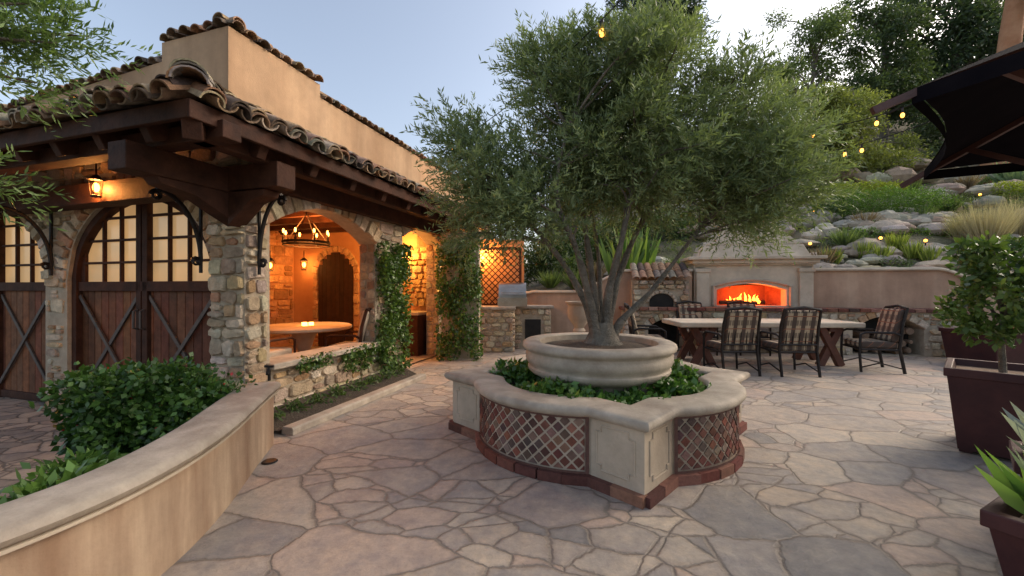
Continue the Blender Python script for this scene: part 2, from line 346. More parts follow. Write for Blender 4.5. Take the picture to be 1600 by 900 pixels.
def voussoirs(mb,fr,cv,n,t=(.2,.3),d=.05,pal=None,off=0.0):
    for k in range(n):
        t0,t1=k/n+.004,(k+1)/n-.004; T=R.uniform(*t)
        P=[V(cv(t0)+(0,)),V(cv((t0+t1)/2)+(0,)),V(cv(t1)+(0,))]
        def nrm(t_):
            a=V(cv(max(0,t_-.01))+(0,));b2=V(cv(min(1,t_+.01))+(0,)); q=(b2-a).normalized(); return V((-q.y,q.x,0))
        s_=1 if nrm(.5).y>0 else -1
        n0,n1=nrm(t0)*s_,nrm(t1)*s_
        i0,i1=P[0]+n0*off,P[2]+n1*off; o0,o1=P[0]+n0*(T+off),P[2]+n1*(T+off)
        stone(mb,fr,[tuple(q[:2]) for q in (i0,i0.lerp(i1,.5),i1,i1.lerp(o1,.15),i1.lerp(o1,.9),o1.lerp(o0,.12),o1.lerp(o0,.5),o0.lerp(o1,.12),i0.lerp(o0,.9),i0.lerp(o0,.15))],d,None if pal is None else jit(R.choice(pal),.15))
bld=empty('stone_building')
FG=Frame(B(3.3,0),nn,-u)     # x=b
FS=Frame(B(0,-3.9),u,nn)     # x=a
def ell(x0,x1,zs,zt):
    c=(x0+x1)/2;h=(x1-x0)/2
    return lambda x: zs+(zt-zs)*math.sqrt(max(0,1-((x-c)/h)**2))
def seg(x0,x1,zs,zt):
    c=(x0+x1)/2;h=(x1-x0)/2
    return lambda x: zs+(zt-zs)*(1-((x-c)/h)**2)
D1=(-7.0,-4.45,1.5,2.55); D2=(-10.1,-7.45,1.5,2.55)
opsG=[(D1[0],D1[1],-.2,ell(*D1)),(D2[0],D2[1],-.2,ell(*D2))]
O1=(3.45,5.42,2.08,2.42); O2=(6.2,7.55,2.3,2.5)
opsS=[(O1[0],O1[1],.5,seg(*O1)),(O2[0],O2[1],0,seg(*O2))]
mb=MB(); wall(mb,FG,-12.5,-3.905,-.2,3.0,opsG,.22); wall(mb,FS,3.3,7.9,-.2,3.0,opsS,.28)
mb.build('wall_core',M['mortar'],bld)
def insG(x,z):
    for (a,b2,_,fn) in opsG:
        if a-.02<x<b2+.02 and z<fn(min(max(x,a),b2))+.24: 
            return False
    return True
def insS(x,z):
    for (a,b2,zb,fn) in opsS:
        if a-.01<x<b2+.01 and zb-.02<z<fn(min(max(x,a),b2))+.2: return False
    return True
mb=MB()
stones(mb,FG,-12.5,-3.9,-.18,2.95,insG)
stones(mb,FS,3.3,7.9,-.1,2.95,insS)
FP1=Frame(B(3.18,0),nn,-u); FP2=Frame(B(0,-3.86),u,nn)
stones(mb,FP1,-4.34,-3.86,-.1,2.36,None,(.1,.19),(.14,.3),.035)
stones(mb,FP2,3.18,3.44,-.1,2.36,None,(.1,.19),(.12,.27),.035)
FJ=Frame(B(5.42,0),nn,-u); stones(mb,FJ,-4.18,-3.9,.5,2.1,None,(.1,.17),(.12,.2),.02)
FJ=Frame(B(7.55,0),nn,-u); stones(mb,FJ,-4.18,-3.9,0,2.3,None,(.1,.17),(.12,.2),.02)
for D in (D1,D2):
    c=(D[0]+D[1])/2;h=(D[1]-D[0])/2+.02
    voussoirs(mb,FG,lambda t,c=c,h=h,D=D:(c-h*math.cos(math.pi*t),D[2]+(D[3]-D[2]+.02)*math.sin(math.pi*t)),25,(.2,.3),.05)
for O in (O1,O2):
    f=seg(*O); voussoirs(mb,FS,lambda t,O=O,f=f:(O[0]+(O[1]-O[0])*t,f(O[0]+(O[1]-O[0])*t)),15,(.19,.26),.05)
mb.build('stone_facing',M['stone'],bld,True,0,22)
mb=MB(); mb.obox(B(3.31,-4.1,1.08),u*.125,nn*.235,Z*1.28); mb.build('corner_pier_core',M['mortar'],bld)
mb=MB(); mb.obox(B(4.44,-4.0,.53),u*.98,nn*.22,Z*.035); mb.build('sill_cap',M['cap'],bld,False,.015)
# ---- interior
mb=MB()
mb.face([B(3.5,-12,.006),B(3.5,-3.95,.006),B(7.9,-3.95,.006),B(7.9,-12,.006)])
mb.build('interior_floor',M['patio'],bld)
mb=MB(); FE=Frame(B(7.9,0),nn,-u)
mb.face([FE.p(-8,0),FE.p(-4.2,0),FE.p(-4.2,2.8),FE.p(-8,2.8)])
FW=Frame(B(0,-8.0),u,nn)
mb.face([FW.p(3.5,0),FW.p(7.9,0),FW.p(7.9,2.8),FW.p(3.5,2.8)])
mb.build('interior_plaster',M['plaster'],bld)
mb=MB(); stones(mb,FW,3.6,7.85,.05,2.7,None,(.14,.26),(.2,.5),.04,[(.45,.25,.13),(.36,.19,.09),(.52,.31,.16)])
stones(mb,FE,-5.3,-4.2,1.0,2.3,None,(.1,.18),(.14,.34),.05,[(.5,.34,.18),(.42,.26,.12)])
cdx=-6.75
voussoirs(mb,FE,lambda t:(cdx-.5*math.cos(math.pi*t),1.75+.5*math.sin(math.pi*t)),11,(.14,.17),.05,[(.5,.31,.17)])
stones(mb,FE,cdx-.65,cdx-.5,0,1.75,None,(.2,.3),(.15,.16),.05,[(.5,.31,.17)]); stones(mb,FE,cdx+.5,cdx+.65,0,1.75,None,(.2,.3),(.15,.16),.05,[(.5,.31,.17)])
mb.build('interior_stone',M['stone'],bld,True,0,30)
mb=MB()
for k in range(8):
    x=cdx-.49+k*.1225; hh=1.75+math.sqrt(max(0,.25-(max(abs(x-cdx),abs(x+.1225-cdx)))**2)) if k not in(0,7) else 1.95
    mb.obox(FE.p(x+.06,hh/2,.02),nn*.058,u*.015,Z*hh/2,jit((.04,.02,.012)))
mb.build('interior_door',M['plank'],bld)
mb=MB(); mb.face([B(3.5,-12,2.8),B(3.5,-4.1,2.8),B(7.95,-4.1,2.8),B(7.95,-12,2.8)])
for k in range(7): mb.obox(B(3.9+k*.6,-6.1,2.72),u*.05,nn*1.9,Z*.07)
mb.build('ceiling_beams',M['wood'],bld)
mb=MB(); mb.obox(FE.p(-4.85,.42,.3),nn*.6,u*.28,Z*.42); mb.build('bar_cabinet',M['wood'],bld,False,.01)
mb=MB(); mb.obox(FE.p(-4.85,.87,.3),nn*.63,u*.31,Z*.03); mb.build('bar_top',M['cap'],bld,False,.01)
# ---- carriage doors
def doors(D,name):
    e=MB(); g=MB(); pl=MB(); ir=MB()
    x0,x1,zs,zt=D; c=(x0+x1)/2; hw=(x1-x0)/2
    top=ell(*D); F2=Frame(B(3.43,0),nn,-u)
    n=36; rows=[]
    path=[(x0,-.18)]+[(c-hw*math.cos(math.pi*k/n),zs+(zt-zs)*math.sin(math.pi*k/n)) for k in range(n+1)]+[(x1,-.18)]
    pin=[(x0+.09,-.18)]+[(c-(hw-.09)*math.cos(math.pi*k/n),zs+(zt-zs-.09)*math.sin(math.pi*k/n)) for k in range(n+1)]+[(x1-.09,-.18)]
    for (a,b2),(a2,b3) in zip(path,pin): rows.append([F2.p(a,b2,-.03),F2.p(a,b2,.09),F2.p(a2,b3,.09),F2.p(a2,b3,-.03)])
    e.grid(rows)
    rows=[[F2.p(x,1.42,0),F2.p(x,max(1.43,top(x)),0)] for x in [x0+.02+(x1-x0-.04)*k/30 for k in range(31)]]
    g.grid(rows)
    e.obox(F2.p(c,1.42,.03),nn*(hw-.05),u*.035,Z*.06)
    for s_ in(-1,1):
        e.obox(F2.p(c+s_*.055,(zt-.18)/2,.03),nn*.045,u*.035,Z*((zt+.14)/2))
        for k in (1,2,3):
            x=c+s_*(.1+k*(hw-.2)/3.3+0); 
            if k==3: x=c+s_*(hw-.13)
            t=top(x)-.03; e.obox(F2.p(x,(1.42+t)/2,.02),nn*(.016 if k<3 else .04),u*.02,Z*((t-1.42)/2))
    for z in (1.72,2.0,2.28):
        k=math.sqrt(max(0,1-((z-zs)/(zt-zs))**2)) if z>zs else 1
        e.obox(F2.p(c,z,.02),nn*(hw*k-.03),u*.018,Z*.015)
    n=18
    for k in range(n):
        x=x0+.06+(x1-x0-.12)*(k+.5)/n; pl.obox(F2.p(x,.6,0),nn*((x1-x0-.12)/n/2-.006),u*.02,Z*.79,jit((.17,.066,.034),.35))
    e.obox(F2.p(c,-.1,.03),nn*(hw-.05),u*.02,Z*.05)
    def strap(p,q,w,h):
        d=(q-p).normalized(); sd_=d.cross(-u).normalized(); ir.obox((p+q)/2,d*((q-p).length/2),sd_*(h/2),u*(w/2))
    for s_ in(-1,1):
        xa=c+s_*.1; xb=c+s_*(hw-.1)
        strap(F2.p(xa,1.3,.035),F2.p(xb,.05,.035),.02,.045); strap(F2.p(xb,1.3,.05),F2.p(xa,.05,.05),.02,.045)
        ir.tube([F2.p(c+s_*.06,.9,.07),F2.p(c+s_*.06,.92,.11),F2.p(c+s_*.06,1.12,.11),F2.p(c+s_*.06,1.14,.07)],.012,6)
    e.build(name+'_frame',M['wood'],bld,False,.006); g.build(name+'_window',M['glass'],bld); pl.build(name+'_planks',M['plank'],bld); ir.build(name+'_ironwork',M['strap'],bld)
doors(D1,'carriage_door'); doors(D2,'carriage_door')
# ---- roof
EA,EB,EZ=2.2,-3.2,2.8; PA,PB=3.7,-4.75; RISE=.74
mb=MB()
AE=8.4
e0,e1=B(EA,EB,EZ),B(PA,PB,EZ+RISE)
for off in (0,-.07):
    mb.face([e0+Z*off,e1+Z*off,B(PA,-13,EZ+RISE+off),B(EA,-13,EZ+off)]); mb.face([e0+Z*off,B(AE,EB,EZ+off),B(AE,PB,EZ+RISE+off),e1+Z*off])
mb.beam(B(EA-.02,EB+.02,EZ-.06),B(EA-.02,-13,EZ-.06),.045,.14); mb.beam(B(EA-.04,EB+.02,EZ-.062),B(AE,EB+.02,EZ-.062),.045,.14)
mb.beam(B(AE,EB,EZ-.07),B(AE,PB,EZ+RISE-.1),.06,.16)
sl=RISE/1.5
for k in range(16):
    b=-3.75-k*.58; mb.beam(B(EA+.03,b,EZ-.16),B(3.35,b,EZ-.16+1.12*sl*1.0),.09,.15)
for k in range(9):
    a=2.85+k*.62; mb.beam(B(a,EB-.03,EZ-.16),B(a,-3.95,EZ-.16+.75*sl),.09,.15)
mb.beam(B(EA+.02,EB-.02,EZ-.17),B(3.3,-4.33,EZ+.36),.13,.2)
mb.beam(B(3.12,-3.25,2.49),B(3.12,-12,2.49),.22,.24); mb.beam(B(2.17,-3.98,2.47),B(3.3,-3.98,2.47),.22,.23)
mb.beam(B(2.45,-3.1,2.66),B(2.45,-12,2.66),.16,.14); mb.beam(B(2.4,-3.42,2.66),B(AE,-3.42,2.66),.14,.14)
mb.beam(B(3.3,-3.82,2.62),B(AE,-3.82,2.62),.14,.3)
for base,dr,ln in ((B(3.2,-3.98,0),-u,.85),(B(3.12,-3.9,0),nn,.5)):
    prof=[(0,2.36),(ln*.95,2.36),(ln*.9,2.3),(ln*.55,2.25),(ln*.3,2.14),(0,2.02)]
    sdv=nn if dr==-u else u
    A=[base+dr*x+Z*z+sdv*.09 for x,z in prof]; C=[base+dr*x+Z*z-sdv*.09 for x,z in prof]
    mb.grid([A,C],closed=True,caps=True)
mb.build('roof_timbers',M['wood'],bld,False,.008)
TP=[(.25,.155,.09),(.34,.235,.15),(.18,.115,.07),(.38,.29,.2),(.27,.235,.175),(.09,.065,.05),(.31,.175,.10),(.13,.1,.075)]
def tile(mb,o,ax,up,ln,r0,r1,conc=False,th=.014):
    ax=ax.normalized(); sd_=ax.cross(up).normalized(); upn=sd_.cross(ax)
    if conc: upn=-upn
    col=jit(R.choice(TP),.25); n=8
    def arc(p,r): return [p+sd_*(r*math.cos(math.pi*k/n))+upn*(r*.85*math.sin(math.pi*k/n)) for k in range(n+1)]
    p0,p1=o,o+ax*ln
    mb.grid([arc(p0,r0),arc(p1,r1)],col); mb.grid([arc(p0,r0-th),arc(p1,r1-th)],col); mb.grid([arc(p0,r0),arc(p0,r0-th)],jit(col,.2)); mb.grid([arc(p1,r1),arc(p1,r1-th)],col)
mb=MB()
def slope(org,along,upd,length,maxrun):
    ax=(upd*1.5+Z*RISE).normalized(); nrm=ax.cross(along); 
    if nrm.z<0: nrm=-nrm
    n=int(length/.2)
    for k in range(n):
        t=.1+k*.2
        for conc in (True,False):
            tt=t+(0 if not conc else .1)
            avail=min(maxrun,tt)*1.1
            s=-.09
            while s<avail-.08:
                jx,jz=R.uniform(-.022,.022),R.uniform(-.005,.03)
                p=org+along*(tt+jx)+ax*(s+R.uniform(-.05,.04))+nrm*((.09 if conc else .075)+jz+(0.012*((s/.36)%2)))
                tile(mb,p,(ax+along*R.uniform(-.05,.05)-nrm*R.uniform(.03,.08)),nrm,min(.44,avail-s+.05),.098*R.uniform(.93,1.05) if not conc else .09,.082,conc)
                if s<0 and not conc:
                    tile(mb,p-nrm*.035-ax*R.uniform(.0,.05)+along*R.uniform(-.015,.015),ax,nrm,.25,.1,.085,conc)
                s+=.36
slope(B(EA,EB,EZ+.0),-nn,u,9.6,1.5)
slope(B(EA,EB,EZ+.0),u,-nn,AE-EA,1.5)
hip=(B(PA,PB,EZ+RISE)-B(EA,EB,EZ)); hl=hip.length; hd=hip.normalized()
s=-.1
while s<hl-.1:
    tile(mb,B(EA,EB,EZ+.13)+hd*s+Z*R.uniform(0,.02),hd-Z*.06,Z,.46,.13,.1)
    s+=.3
for q in range(3): tile(mb,B(EA,EB,EZ+.15+.035*q)-hd*(.10-.05*q)+nn*R.uniform(-.02,.02),hd-Z*.03,Z,.42,.12,.10)
def coping(p,q,z0,z1,wd=.2):
    p=V(p);q=V(q);d=(q-p);ln=d.length;d.normalize();sdv=V((d.y,-d.x,0))
    n=int(ln/.17)
    for k in range(n):
        t=(k+.5)/n; c=p.lerp(q,t)+Z*(z0+(z1-z0)*t+R.uniform(0,.02))
        for s_ in (-1,1):
            tile(mb,c+sdv*s_*(wd+R.uniform(-.02,.03))-Z*.03,-sdv*s_+Z*.28,Z,wd+.02,.085,.075)
    n=int(ln/.34)
    for k in range(n+1):
        t=k/(n+1); c=p.lerp(q,t)+Z*(z0+(z1-z0)*t+.07+R.uniform(0,.02)); tile(mb,c,d*1.0+Z*(.05+(z1-z0)/ln),Z,.42,.09,.08)
coping(B(3.68,-4.9),B(5.2,-4.9),4.63,4.63); coping(B(5.25,-4.9),B(13,-4.9),4.43,4.43)
coping(B(3.85,-4.75),B(3.85,-5.9),4.63,4.63); coping(B(3.85,-5.95),B(3.85,-13),4.38,3.95)
mb.build('roof_tiles',M['tile'],bld,True,0,50)
mb=MB()
mb.obox(B(4.45,-4.9,3.8),u*.75,nn*.15,Z*.8); mb.obox(B(9.1,-4.902,3.7),u*3.9,nn*.15,Z*.7)
mb.obox(B(3.85,-5.4,3.795),u*.151,nn*.501,Z*.8)
FQ=Frame(B(3.7,0),nn,-u)
A=[FQ.p(-5.9,3.0),FQ.p(-5.9,4.35),FQ.p(-13,3.93),FQ.p(-13,3.0)]; C=[p+u*.3 for p in A]; mb.grid([A,C],closed=True,caps=True)
mb.obox(B(10.5,-4.4,1.5),u*2.6,nn*.2,Z*1.5)
mb.build('parapet_walls',M['stucco'],bld)
mb=MB()
def bracket(p,q):
    p=V(p);q=V(q); pts=[]
    for k in range(13):
        t=k/12
        pts.append(V((p.x+(q.x-p.x)*(1-math.cos(t*math.pi/2)),p.y+(q.y-p.y)*(1-math.cos(t*math.pi/2)),p.z+(q.z-p.z)*math.sin(t*math.pi/2))))
    mb.tube(pts,.022,6)
    d=(V((q.x,q.y,0))-V((p.x,p.y,0))).normalized()
    for cen,rr in ((p+d*.05,.05),(q-Z*.06,.055)):
        mb.tube([cen+d*(rr*(1-k/22)*math.cos(k*.7))+Z*(rr*(1-k/22)*math.sin(k*.7)) for k in range(16)],.013,5)
    mb.tube([p-Z*.12,p+Z*.75],.018,6)
bracket(B(3.14,-4.42,1.68),B(2.72,-4.42,2.36)); bracket(B(3.3,-3.8,1.66),B(3.3,-3.5,2.36)); bracket(B(3.24,-7.2,1.68),B(2.8,-7.2,2.36))
mb.build('iron_brackets',M['iron'],bld,True)
def lantern(name,pos,s=1,e=20,parent=None):
    mb=MB(); x,y,z=pos
    mb.lathe([(0.001,.16*s),(.03*s,.15*s),(.075*s,.1*s),(.08*s,.09*s),(.07*s,.085*s)],pos,8); mb.lathe([(.001,-.12*s),(.05*s,-.12*s),(.055*s,-.1*s),(.04*s,-.095*s)],pos,8)
    for k in range(4):
        t=k*math.pi/2+.4; mb.tube([(x+.068*s*math.cos(t),y+.068*s*math.sin(t),z+.09*s),(x+.05*s*math.cos(t),y+.05*s*math.sin(t),z-.1*s)],.005,4)
    mb.tube([(x,y,z+.16*s),(x,y,z+.3*s)],.008,5)
    o=mb.build(name,M['iron'],parent,True)
    g=MB(); g.ball(pos,(.035*s,.035*s,.06*s)); g.build(name+'_bulb',M['candle'],o)
    lamp(name+'_light',(x,y,z),e,parent=o,r=.05); return o
lantern('wall_lantern',B(2.95,-5.75,2.52),.9,130,bld)
lantern('wall_lantern',FE.p(-7.5,1.95,.2),1.1,55,bld)
lantern('wall_lantern',FW.p(7.0,1.9,.25),1.1,45,bld)
lamp('bar_light',FE.p(-4.8,2.2,.45),90,(1,.45,.1),.05,bld)
lamp('kitchen_light',B(9.2,-3.6,2.2),80,(1,.42,.09),.05,bld)
ch=empty('chandelier'); cpos=B(5.6,-5.4,2.18); mb=MB(); bb=MB()
ring=[cpos+V((.36*math.cos(t*math.pi/12),.36*math.sin(t*math.pi/12),0)) for t in range(25)]
mb.tube(ring,.022,6); mb.tube([r-Z*.05 for r in ring],.012,5)
for k in range(8):
    t=k*math.pi/4; q=cpos+V((.36*math.cos(t),.36*math.sin(t),0)); mb.tube([q-Z*.03,q+Z*.05],.022,6); mb.tube([q+Z*.05,q+Z*.13],.012,6); bb.ball(q+Z*.17,(.02,.02,.04),n=6,m=4)
    if k%2==0: mb.tube([q,cpos+Z*.5],.007,4)
mb.tube([cpos+Z*.5,cpos+Z*.62],.012,5); mb.beam(cpos+V((-.36,0,0)),cpos+V((.36,0,0)),.03,.03)
mb.build('ring_frame',M['iron'],ch,True); bb.build('candle_bulbs',M['candle'],ch); lamp('chandelier_light',cpos+Z*.12,180,(1,.31,.06),.2,ch)
tb=empty('round_table'); c=B(5.5,-5.35); mb=MB()
mb.lathe([(.001,.77),(.72,.77),(.75,.755),(.75,.72),(.72,.7),(.001,.7)],c,40); mb.build('top',M['cream'],tb,True)
mb=MB(); mb.lathe([(.28,0),(.3,.05),(.14,.12),(.1,.35),(.16,.55),(.22,.7)],c,24); mb.build('pedestal',M['cream'],tb,True)
mb=MB(); [mb.lathe([(.001,.82),(.04,.82),(.04,.77)],c+V((dx,dy,0)),10) for dx,dy in((0,0),(.1,.03),(.05,-.08))]; mb.build('candles',M['candle'],tb)
# ------------------------------------------------------------ chairs
def chair(name,loc,rz,mats=('iron','plaid')):
    e=empty(name,loc,rz); mb=MB(); w_=.29
    for s_ in(-1,1):
        mb.tube([(s_*w_,.26,0),(s_*w_,.28,.3),(s_*w_,.27,.62),(s_*w_,.2,.66),(s_*w_,-.2,.66),(s_*w_,-.28,.62)],.02,6)
        mb.tube([(s_*w_,-.34,0),(s_*w_,-.27,.4),(s_*w_,-.31,.8),(s_*w_*.95,-.38,1.06)],.024,6)
        mb.tube([(s_*w_,-.28,.38),(s_*w_,.26,.38)],.018,6)
        mb.tube([(s_*w_,.25,.08),(s_*w_,0,.16),(s_*w_,-.3,.08)],.012,5)
    mb.tube([(-w_*.95,-.38,1.06),(0,-.41,1.1),(w_*.95,-.38,1.06)],.024,6)
    for z,y in((.5,-.285),(.38,-.27)): mb.tube([(-w_,y,z),(w_,y,z)],.016,6)
    mb.tube([(-w_,.26,.38),(w_,.26,.38)],.018,6)
    for k in range(-2,3): mb.tube([(k*.1,-.29,.5),(k*.1,-.33,.8),(k*.1,-.395,1.07)],.008,5)
    mb.build('frame',M[mats[0]],e,True)
    mb=MB(); mb.obox((0,0,.45),V((.27,0,0)),V((0,.26,0)),V((0,0,.055)))
    d=V((0,-.13,.56)).normalized(); mb.obox(V((0,-.285,.77)),V((.255,0,0)),d*.28,V((0,.05,.012)))
    mb.build('cushions',M[mats[1]],e,True,.03)
    return e
chair('patio_chair',(3.62,6.72,0),.05); chair('patio_chair',(4.55,6.68,0),-.04)
chair('patio_chair',(3.95,8.62,0),math.pi+.05); chair('patio_chair',(5.05,8.6,0),math.pi-.1)
chair('patio_chair',(6.15,6.95,0),math.radians(75)); chair('patio_chair',(2.55,7.6,0),math.radians(-100))
cc=B(5.0,-5.0); chair('dining_chair',(cc.x-.3,cc.y-.35,0),-.2,mats=('wood','cream')); chair('dining_chair',tuple(B(5.5,-4.4)),math.radians(85),mats=('wood','cream'))
# ------------------------------------------------------------ dining table
dt=empty('dining_table',(4.6,7.6,0),-.03); mb=MB(); mb.box(-1.6,1.6,-.5,.5,.7,.79); mb.build('stone_top',M['lime'],dt,False,.02)
mb=MB()
for s_ in(-1,1):
    for y in(-.32,.32):
        mb.beam((s_*.95,y,.7),(s_*1.3,y,0),.1,.12); mb.beam((s_*1.3,y+.03,.7),(s_*.95,y+.03,0),.1,.12)
    mb.box(s_*1.12-.06,s_*1.12+.06,-.4,.4,.62,.7)
mb.box(-1.1,1.1,-.05,.05,.3,.4); mb.build('trestles',m_noise('table_wood',(.09,.03,.018),(.16,.06,.035),6,.6),dt,False,.01)
# ------------------------------------------------------------ ground surfaces
mb=MB(); mb.box(-600,600,-600,900,-.6,-.3); mb.build('ground',M['grass'])
gw=[(-2.08,3.62),(-1.99,3.3),(-1.88,2.95),(-1.77,2.6),(-1.69,2.25),(-1.66,1.95),(-1.68,1.65),(-1.78,1.35),(-1.98,1.05),(-2.3,.8),(-2.8,.6),(-3.6,.5)]
mb=MB()
pp=[(-2.2,-4),(16,-4),(16,11),(B(15,-4).x,B(15,-4).y),(B(3.35,-4).x,B(3.35,-4).y)]+[(x-.12,y) for x,y in gw[1:9]]+[(-2.2,.6)]
mb.face([(x,y,0) for x,y in pp][::1]); mb.build('patio',M['patio'])
mb=MB(); q=[B(3.5,-3.95),B(3.5,-14),V((-14,1,0)),V((-14,-4,0)),V((-1.9,-4,0)),V((-1.9,3.5,0))]
mb.face([(p.x,p.y,-.16) for p in q]); mb.build('driveway',M['cobble'])
mb=MB(); mb.lathe([(.001,.012),(.05,.012),(.06,.004)],(-1.95,3.25,0),16); mb.build('floor_drain',M['iron'])
def sweep(mb,path,prof,closed=False,col=(1,1,1)):
    n=len(path); rows=[]
    for i,(x,y) in enumerate(path):
        if closed: a=path[(i-1)%n]; b2=path[(i+1)%n]
        else: a=path[max(i-1,0)]; b2=path[min(i+1,n-1)]
        d1=V((x-a[0],y-a[1],0)); d2=V((b2[0]-x,b2[1]-y,0))
        if d1.length<1e-6: d1=d2
        if d2.length<1e-6: d2=d1
        d1.normalize(); d2.normalize(); n1=V((d1.y,-d1.x,0)); n2=V((d2.y,-d2.x,0)); m_=(n1+n2).normalized(); k=min(1/max(m_.dot(n1),.3),1.6)
        rows.append([V((x,y,z))+m_*(o_*k) for o_,z in prof])
    if closed: rows.append(rows[0])
    mb.grid(rows,col,True,not closed)
def smoothpath(P,k=6):
    out=[]
    for i in range(len(P)-1):
        p0=P[max(i-1,0)];p1=P[i];p2=P[i+1];p3=P[min(i+2,len(P)-1)]
        for j in range(k):
            t=j/k; out.append(tuple(.5*((2*b_)+(-a_+c_)*t+(2*a_-5*b_+4*c_-d_)*t*t+(-a_+3*b_-3*c_+d_)*t**3) for a_,b_,c_,d_ in zip(p0,p1,p2,p3)))
    out.append(P[-1]); return out
gws=smoothpath(gw)[::-1]
wl=empty('garden_wall')
capprof=lambda w0,w1,z,t=.075:[(w1-.02,z-t),(w1,z-t+.015),(w1+.012,z-t*.5),(w1,z-.012),(w1-.03,z),(w0+.03,z),(w0,z-.012),(w0-.012,z-t*.5),(w0,z-t+.015),(w0+.02,z-t)]
mb=MB(); sweep(mb,gws,capprof(-.29,.0,.565)); mb.build('cap',M['cap'],wl,True,0,50)
mb=MB(); sweep(mb,gws,[(-.025,.465),(-.005,.475),(-.005,.489),(-.27,.489),(-.27,.465)]); mb.build('cap_moulding',M['cream'],wl,True,0,50)
mb=MB(); sweep(mb,gws,[(-.05,-.2),(-.05,.466),(-.25,.466),(-.25,-.2)]); mb.build('body',M['stucco2'],wl,True,0,50)
mb=MB(); mb.tube([(-2.2,3.66,.56),(-2.2,3.66,.66),(-2.17,3.6,.68),(-2.15,3.55,.64)],.014,6); mb.tube([(-2.24,3.66,.69),(-2.16,3.66,.69)],.012,6); mb.build('garden_tap',M['iron'],None,True)
mb=MB(); pth=[tuple(B(3.05,-3.2)[:2]),tuple(B(4.6,-3.2)[:2]),tuple(B(5.6,-3.2)[:2])]
sweep(mb,pth,[(.1,0.0),(.1,.06),(.085,.075),(-.02,.075),(-.04,.06),(-.04,0)]); mb.build('curb',M['cap'],None,False,.006)
mb=MB(); mb.face([B(3.0,-3.22,.05),B(5.58,-3.22,.05),B(6.1,-3.9,.07),B(3.0,-3.9,.07)]); mb.build('planting_strip',M['soil'])
mb=MB(); inn=[(x-.3,y) for x,y in gw]; out=[(-2.9,3.9),(-3.4,3.6),(-3.5,3.2),(-3.45,2.9),(-3.2,2.6),(-3.0,2.3),(-2.9,2.0),(-2.85,1.8),(-2.9,1.6),(-3.1,1.5),(-3.4,1.4),(-4,1.3)]
mb.grid([[(a[0],a[1],.33),((a[0]+b_[0])/2,(a[1]+b_[1])/2,.2),(b_[0],b_[1],-.17)] for a,b_ in zip(inn,out)]); mb.build('soil_bed',M['soil'],None,True)
# ------------------------------------------------------------ central planter
PC=V((.85,4.03,0)); pl=empty('tiered_planter'); S=1.018; PL=.42
def arcpts(n=20,sag=.22,h=S-PL):
    Rr=(h*h+sag*sag)/(2*sag); a0=math.asin(h/Rr)
    return [(S+sag-Rr+Rr*math.cos(a),Rr*math.sin(a)) for a in [-a0+2*a0*k/n for k in range(n+1)]]
ap=arcpts()
def rot(p,k):
    a=math.pi/2*k+math.pi/4; return (PC.x+p[0]*math.cos(a)-p[1]*math.sin(a),PC.y+p[0]*math.sin(a)+p[1]*math.cos(a))
outline=[]
for k in range(4):
    outline+= [rot((S,-S),k)]+[rot(p,k) for p in ap]
mb=MB(); sweep(mb,outline,[(0,0),(0,.49),(-.16,.49),(-.16,0)],True); mb.build('wall',M['cream'],pl)
mb=MB(); sweep(mb,outline,[(.005,.478),(.03,.485),(.05,.5),(.062,.52),(.06,.545),(.045,.56),(.02,.566),(-.2,.566),(-.225,.555),(-.235,.53),(-.22,.49)],True); mb.build('cap',M['cap'],pl,True,0,45)
BP=[(.17,.055,.04),(.21,.075,.05),(.12,.045,.035),(.24,.11,.075),(.1,.05,.042),(.18,.065,.045)]
def brickcourse(mb,path,z0,z1,off,bl=.2,th=.06):
    pts=[V((*p,0)) for p in path]; pts.append(pts[0])
    segs=[[pts[0]]]
    for i in range(1,len(pts)):
        segs[-1].append(pts[i])
        if i<len(pts)-1:
            a=(pts[i]-pts[i-1]).normalized(); b_=(pts[i+1]-pts[i]).normalized()
            if a.dot(b_)<.93: segs.append([pts[i]])
    for s_ in segs:
        ls=[0]
        for a,b_ in zip(s_[:-1],s_[1:]): ls.append(ls[-1]+(b_-a).length)
        T=ls[-1]; n=max(1,round(T/bl))
        def at(t):
            for i in range(len(ls)-1):
                if t<=ls[i+1]+1e-6: return s_[i].lerp(s_[i+1],(t-ls[i])/(ls[i+1]-ls[i]))
            return s_[-1]
        for k in range(n):
            p=at(T*k/n+.004);q=at(T*(k+1)/n-.004); d=(q-p).normalized(); nr=V((d.y,-d.x,0))
            mb.obox((p+q)/2+nr*(off-th/2)+Z*((z0+z1)/2+R.uniform(-.003,.003)),d*((q-p).length/2+ (off*.35)*(1 if k in(0,n-1) else 0)),nr*(th/2+R.uniform(0,.004)),Z*((z1-z0)/2),jit(R.choice(BP),.2))
mb=MB(); brickcourse(mb,outline,.0,.07,.045,.2)
def clip(poly,x0,x1,z0,z1):
    for ax,lim,sg in((0,x0,1),(0,x1,-1),(1,z0,1),(1,z1,-1)):
        o_=[]
        for i in range(len(poly)):
            a=poly[i];b_=poly[(i+1)%len(poly)]; ia=(a[ax]-lim)*sg>=0; ib=(b_[ax]-lim)*sg>=0
            if ia: o_.append(a)
            if ia!=ib:
                t=(lim-a[ax])/(b_[ax]-a[ax]); o_.append((a[0]+(b_[0]-a[0])*t,a[1]+(b_[1]-a[1])*t))
        poly=o_
        if not poly: return []
    return poly
h=S-PL; sag=.22; Rr=(h*h+sag*sag)/(2*sag); a0=math.asin(h/Rr); LEN=2*a0*Rr
def arcP(k,s_,z,d):
    a=-a0+s_/Rr; x,y=rot((S+sag-Rr+(Rr+d)*math.cos(a),(Rr+d)*math.sin(a)),k); return V((x,y,z))
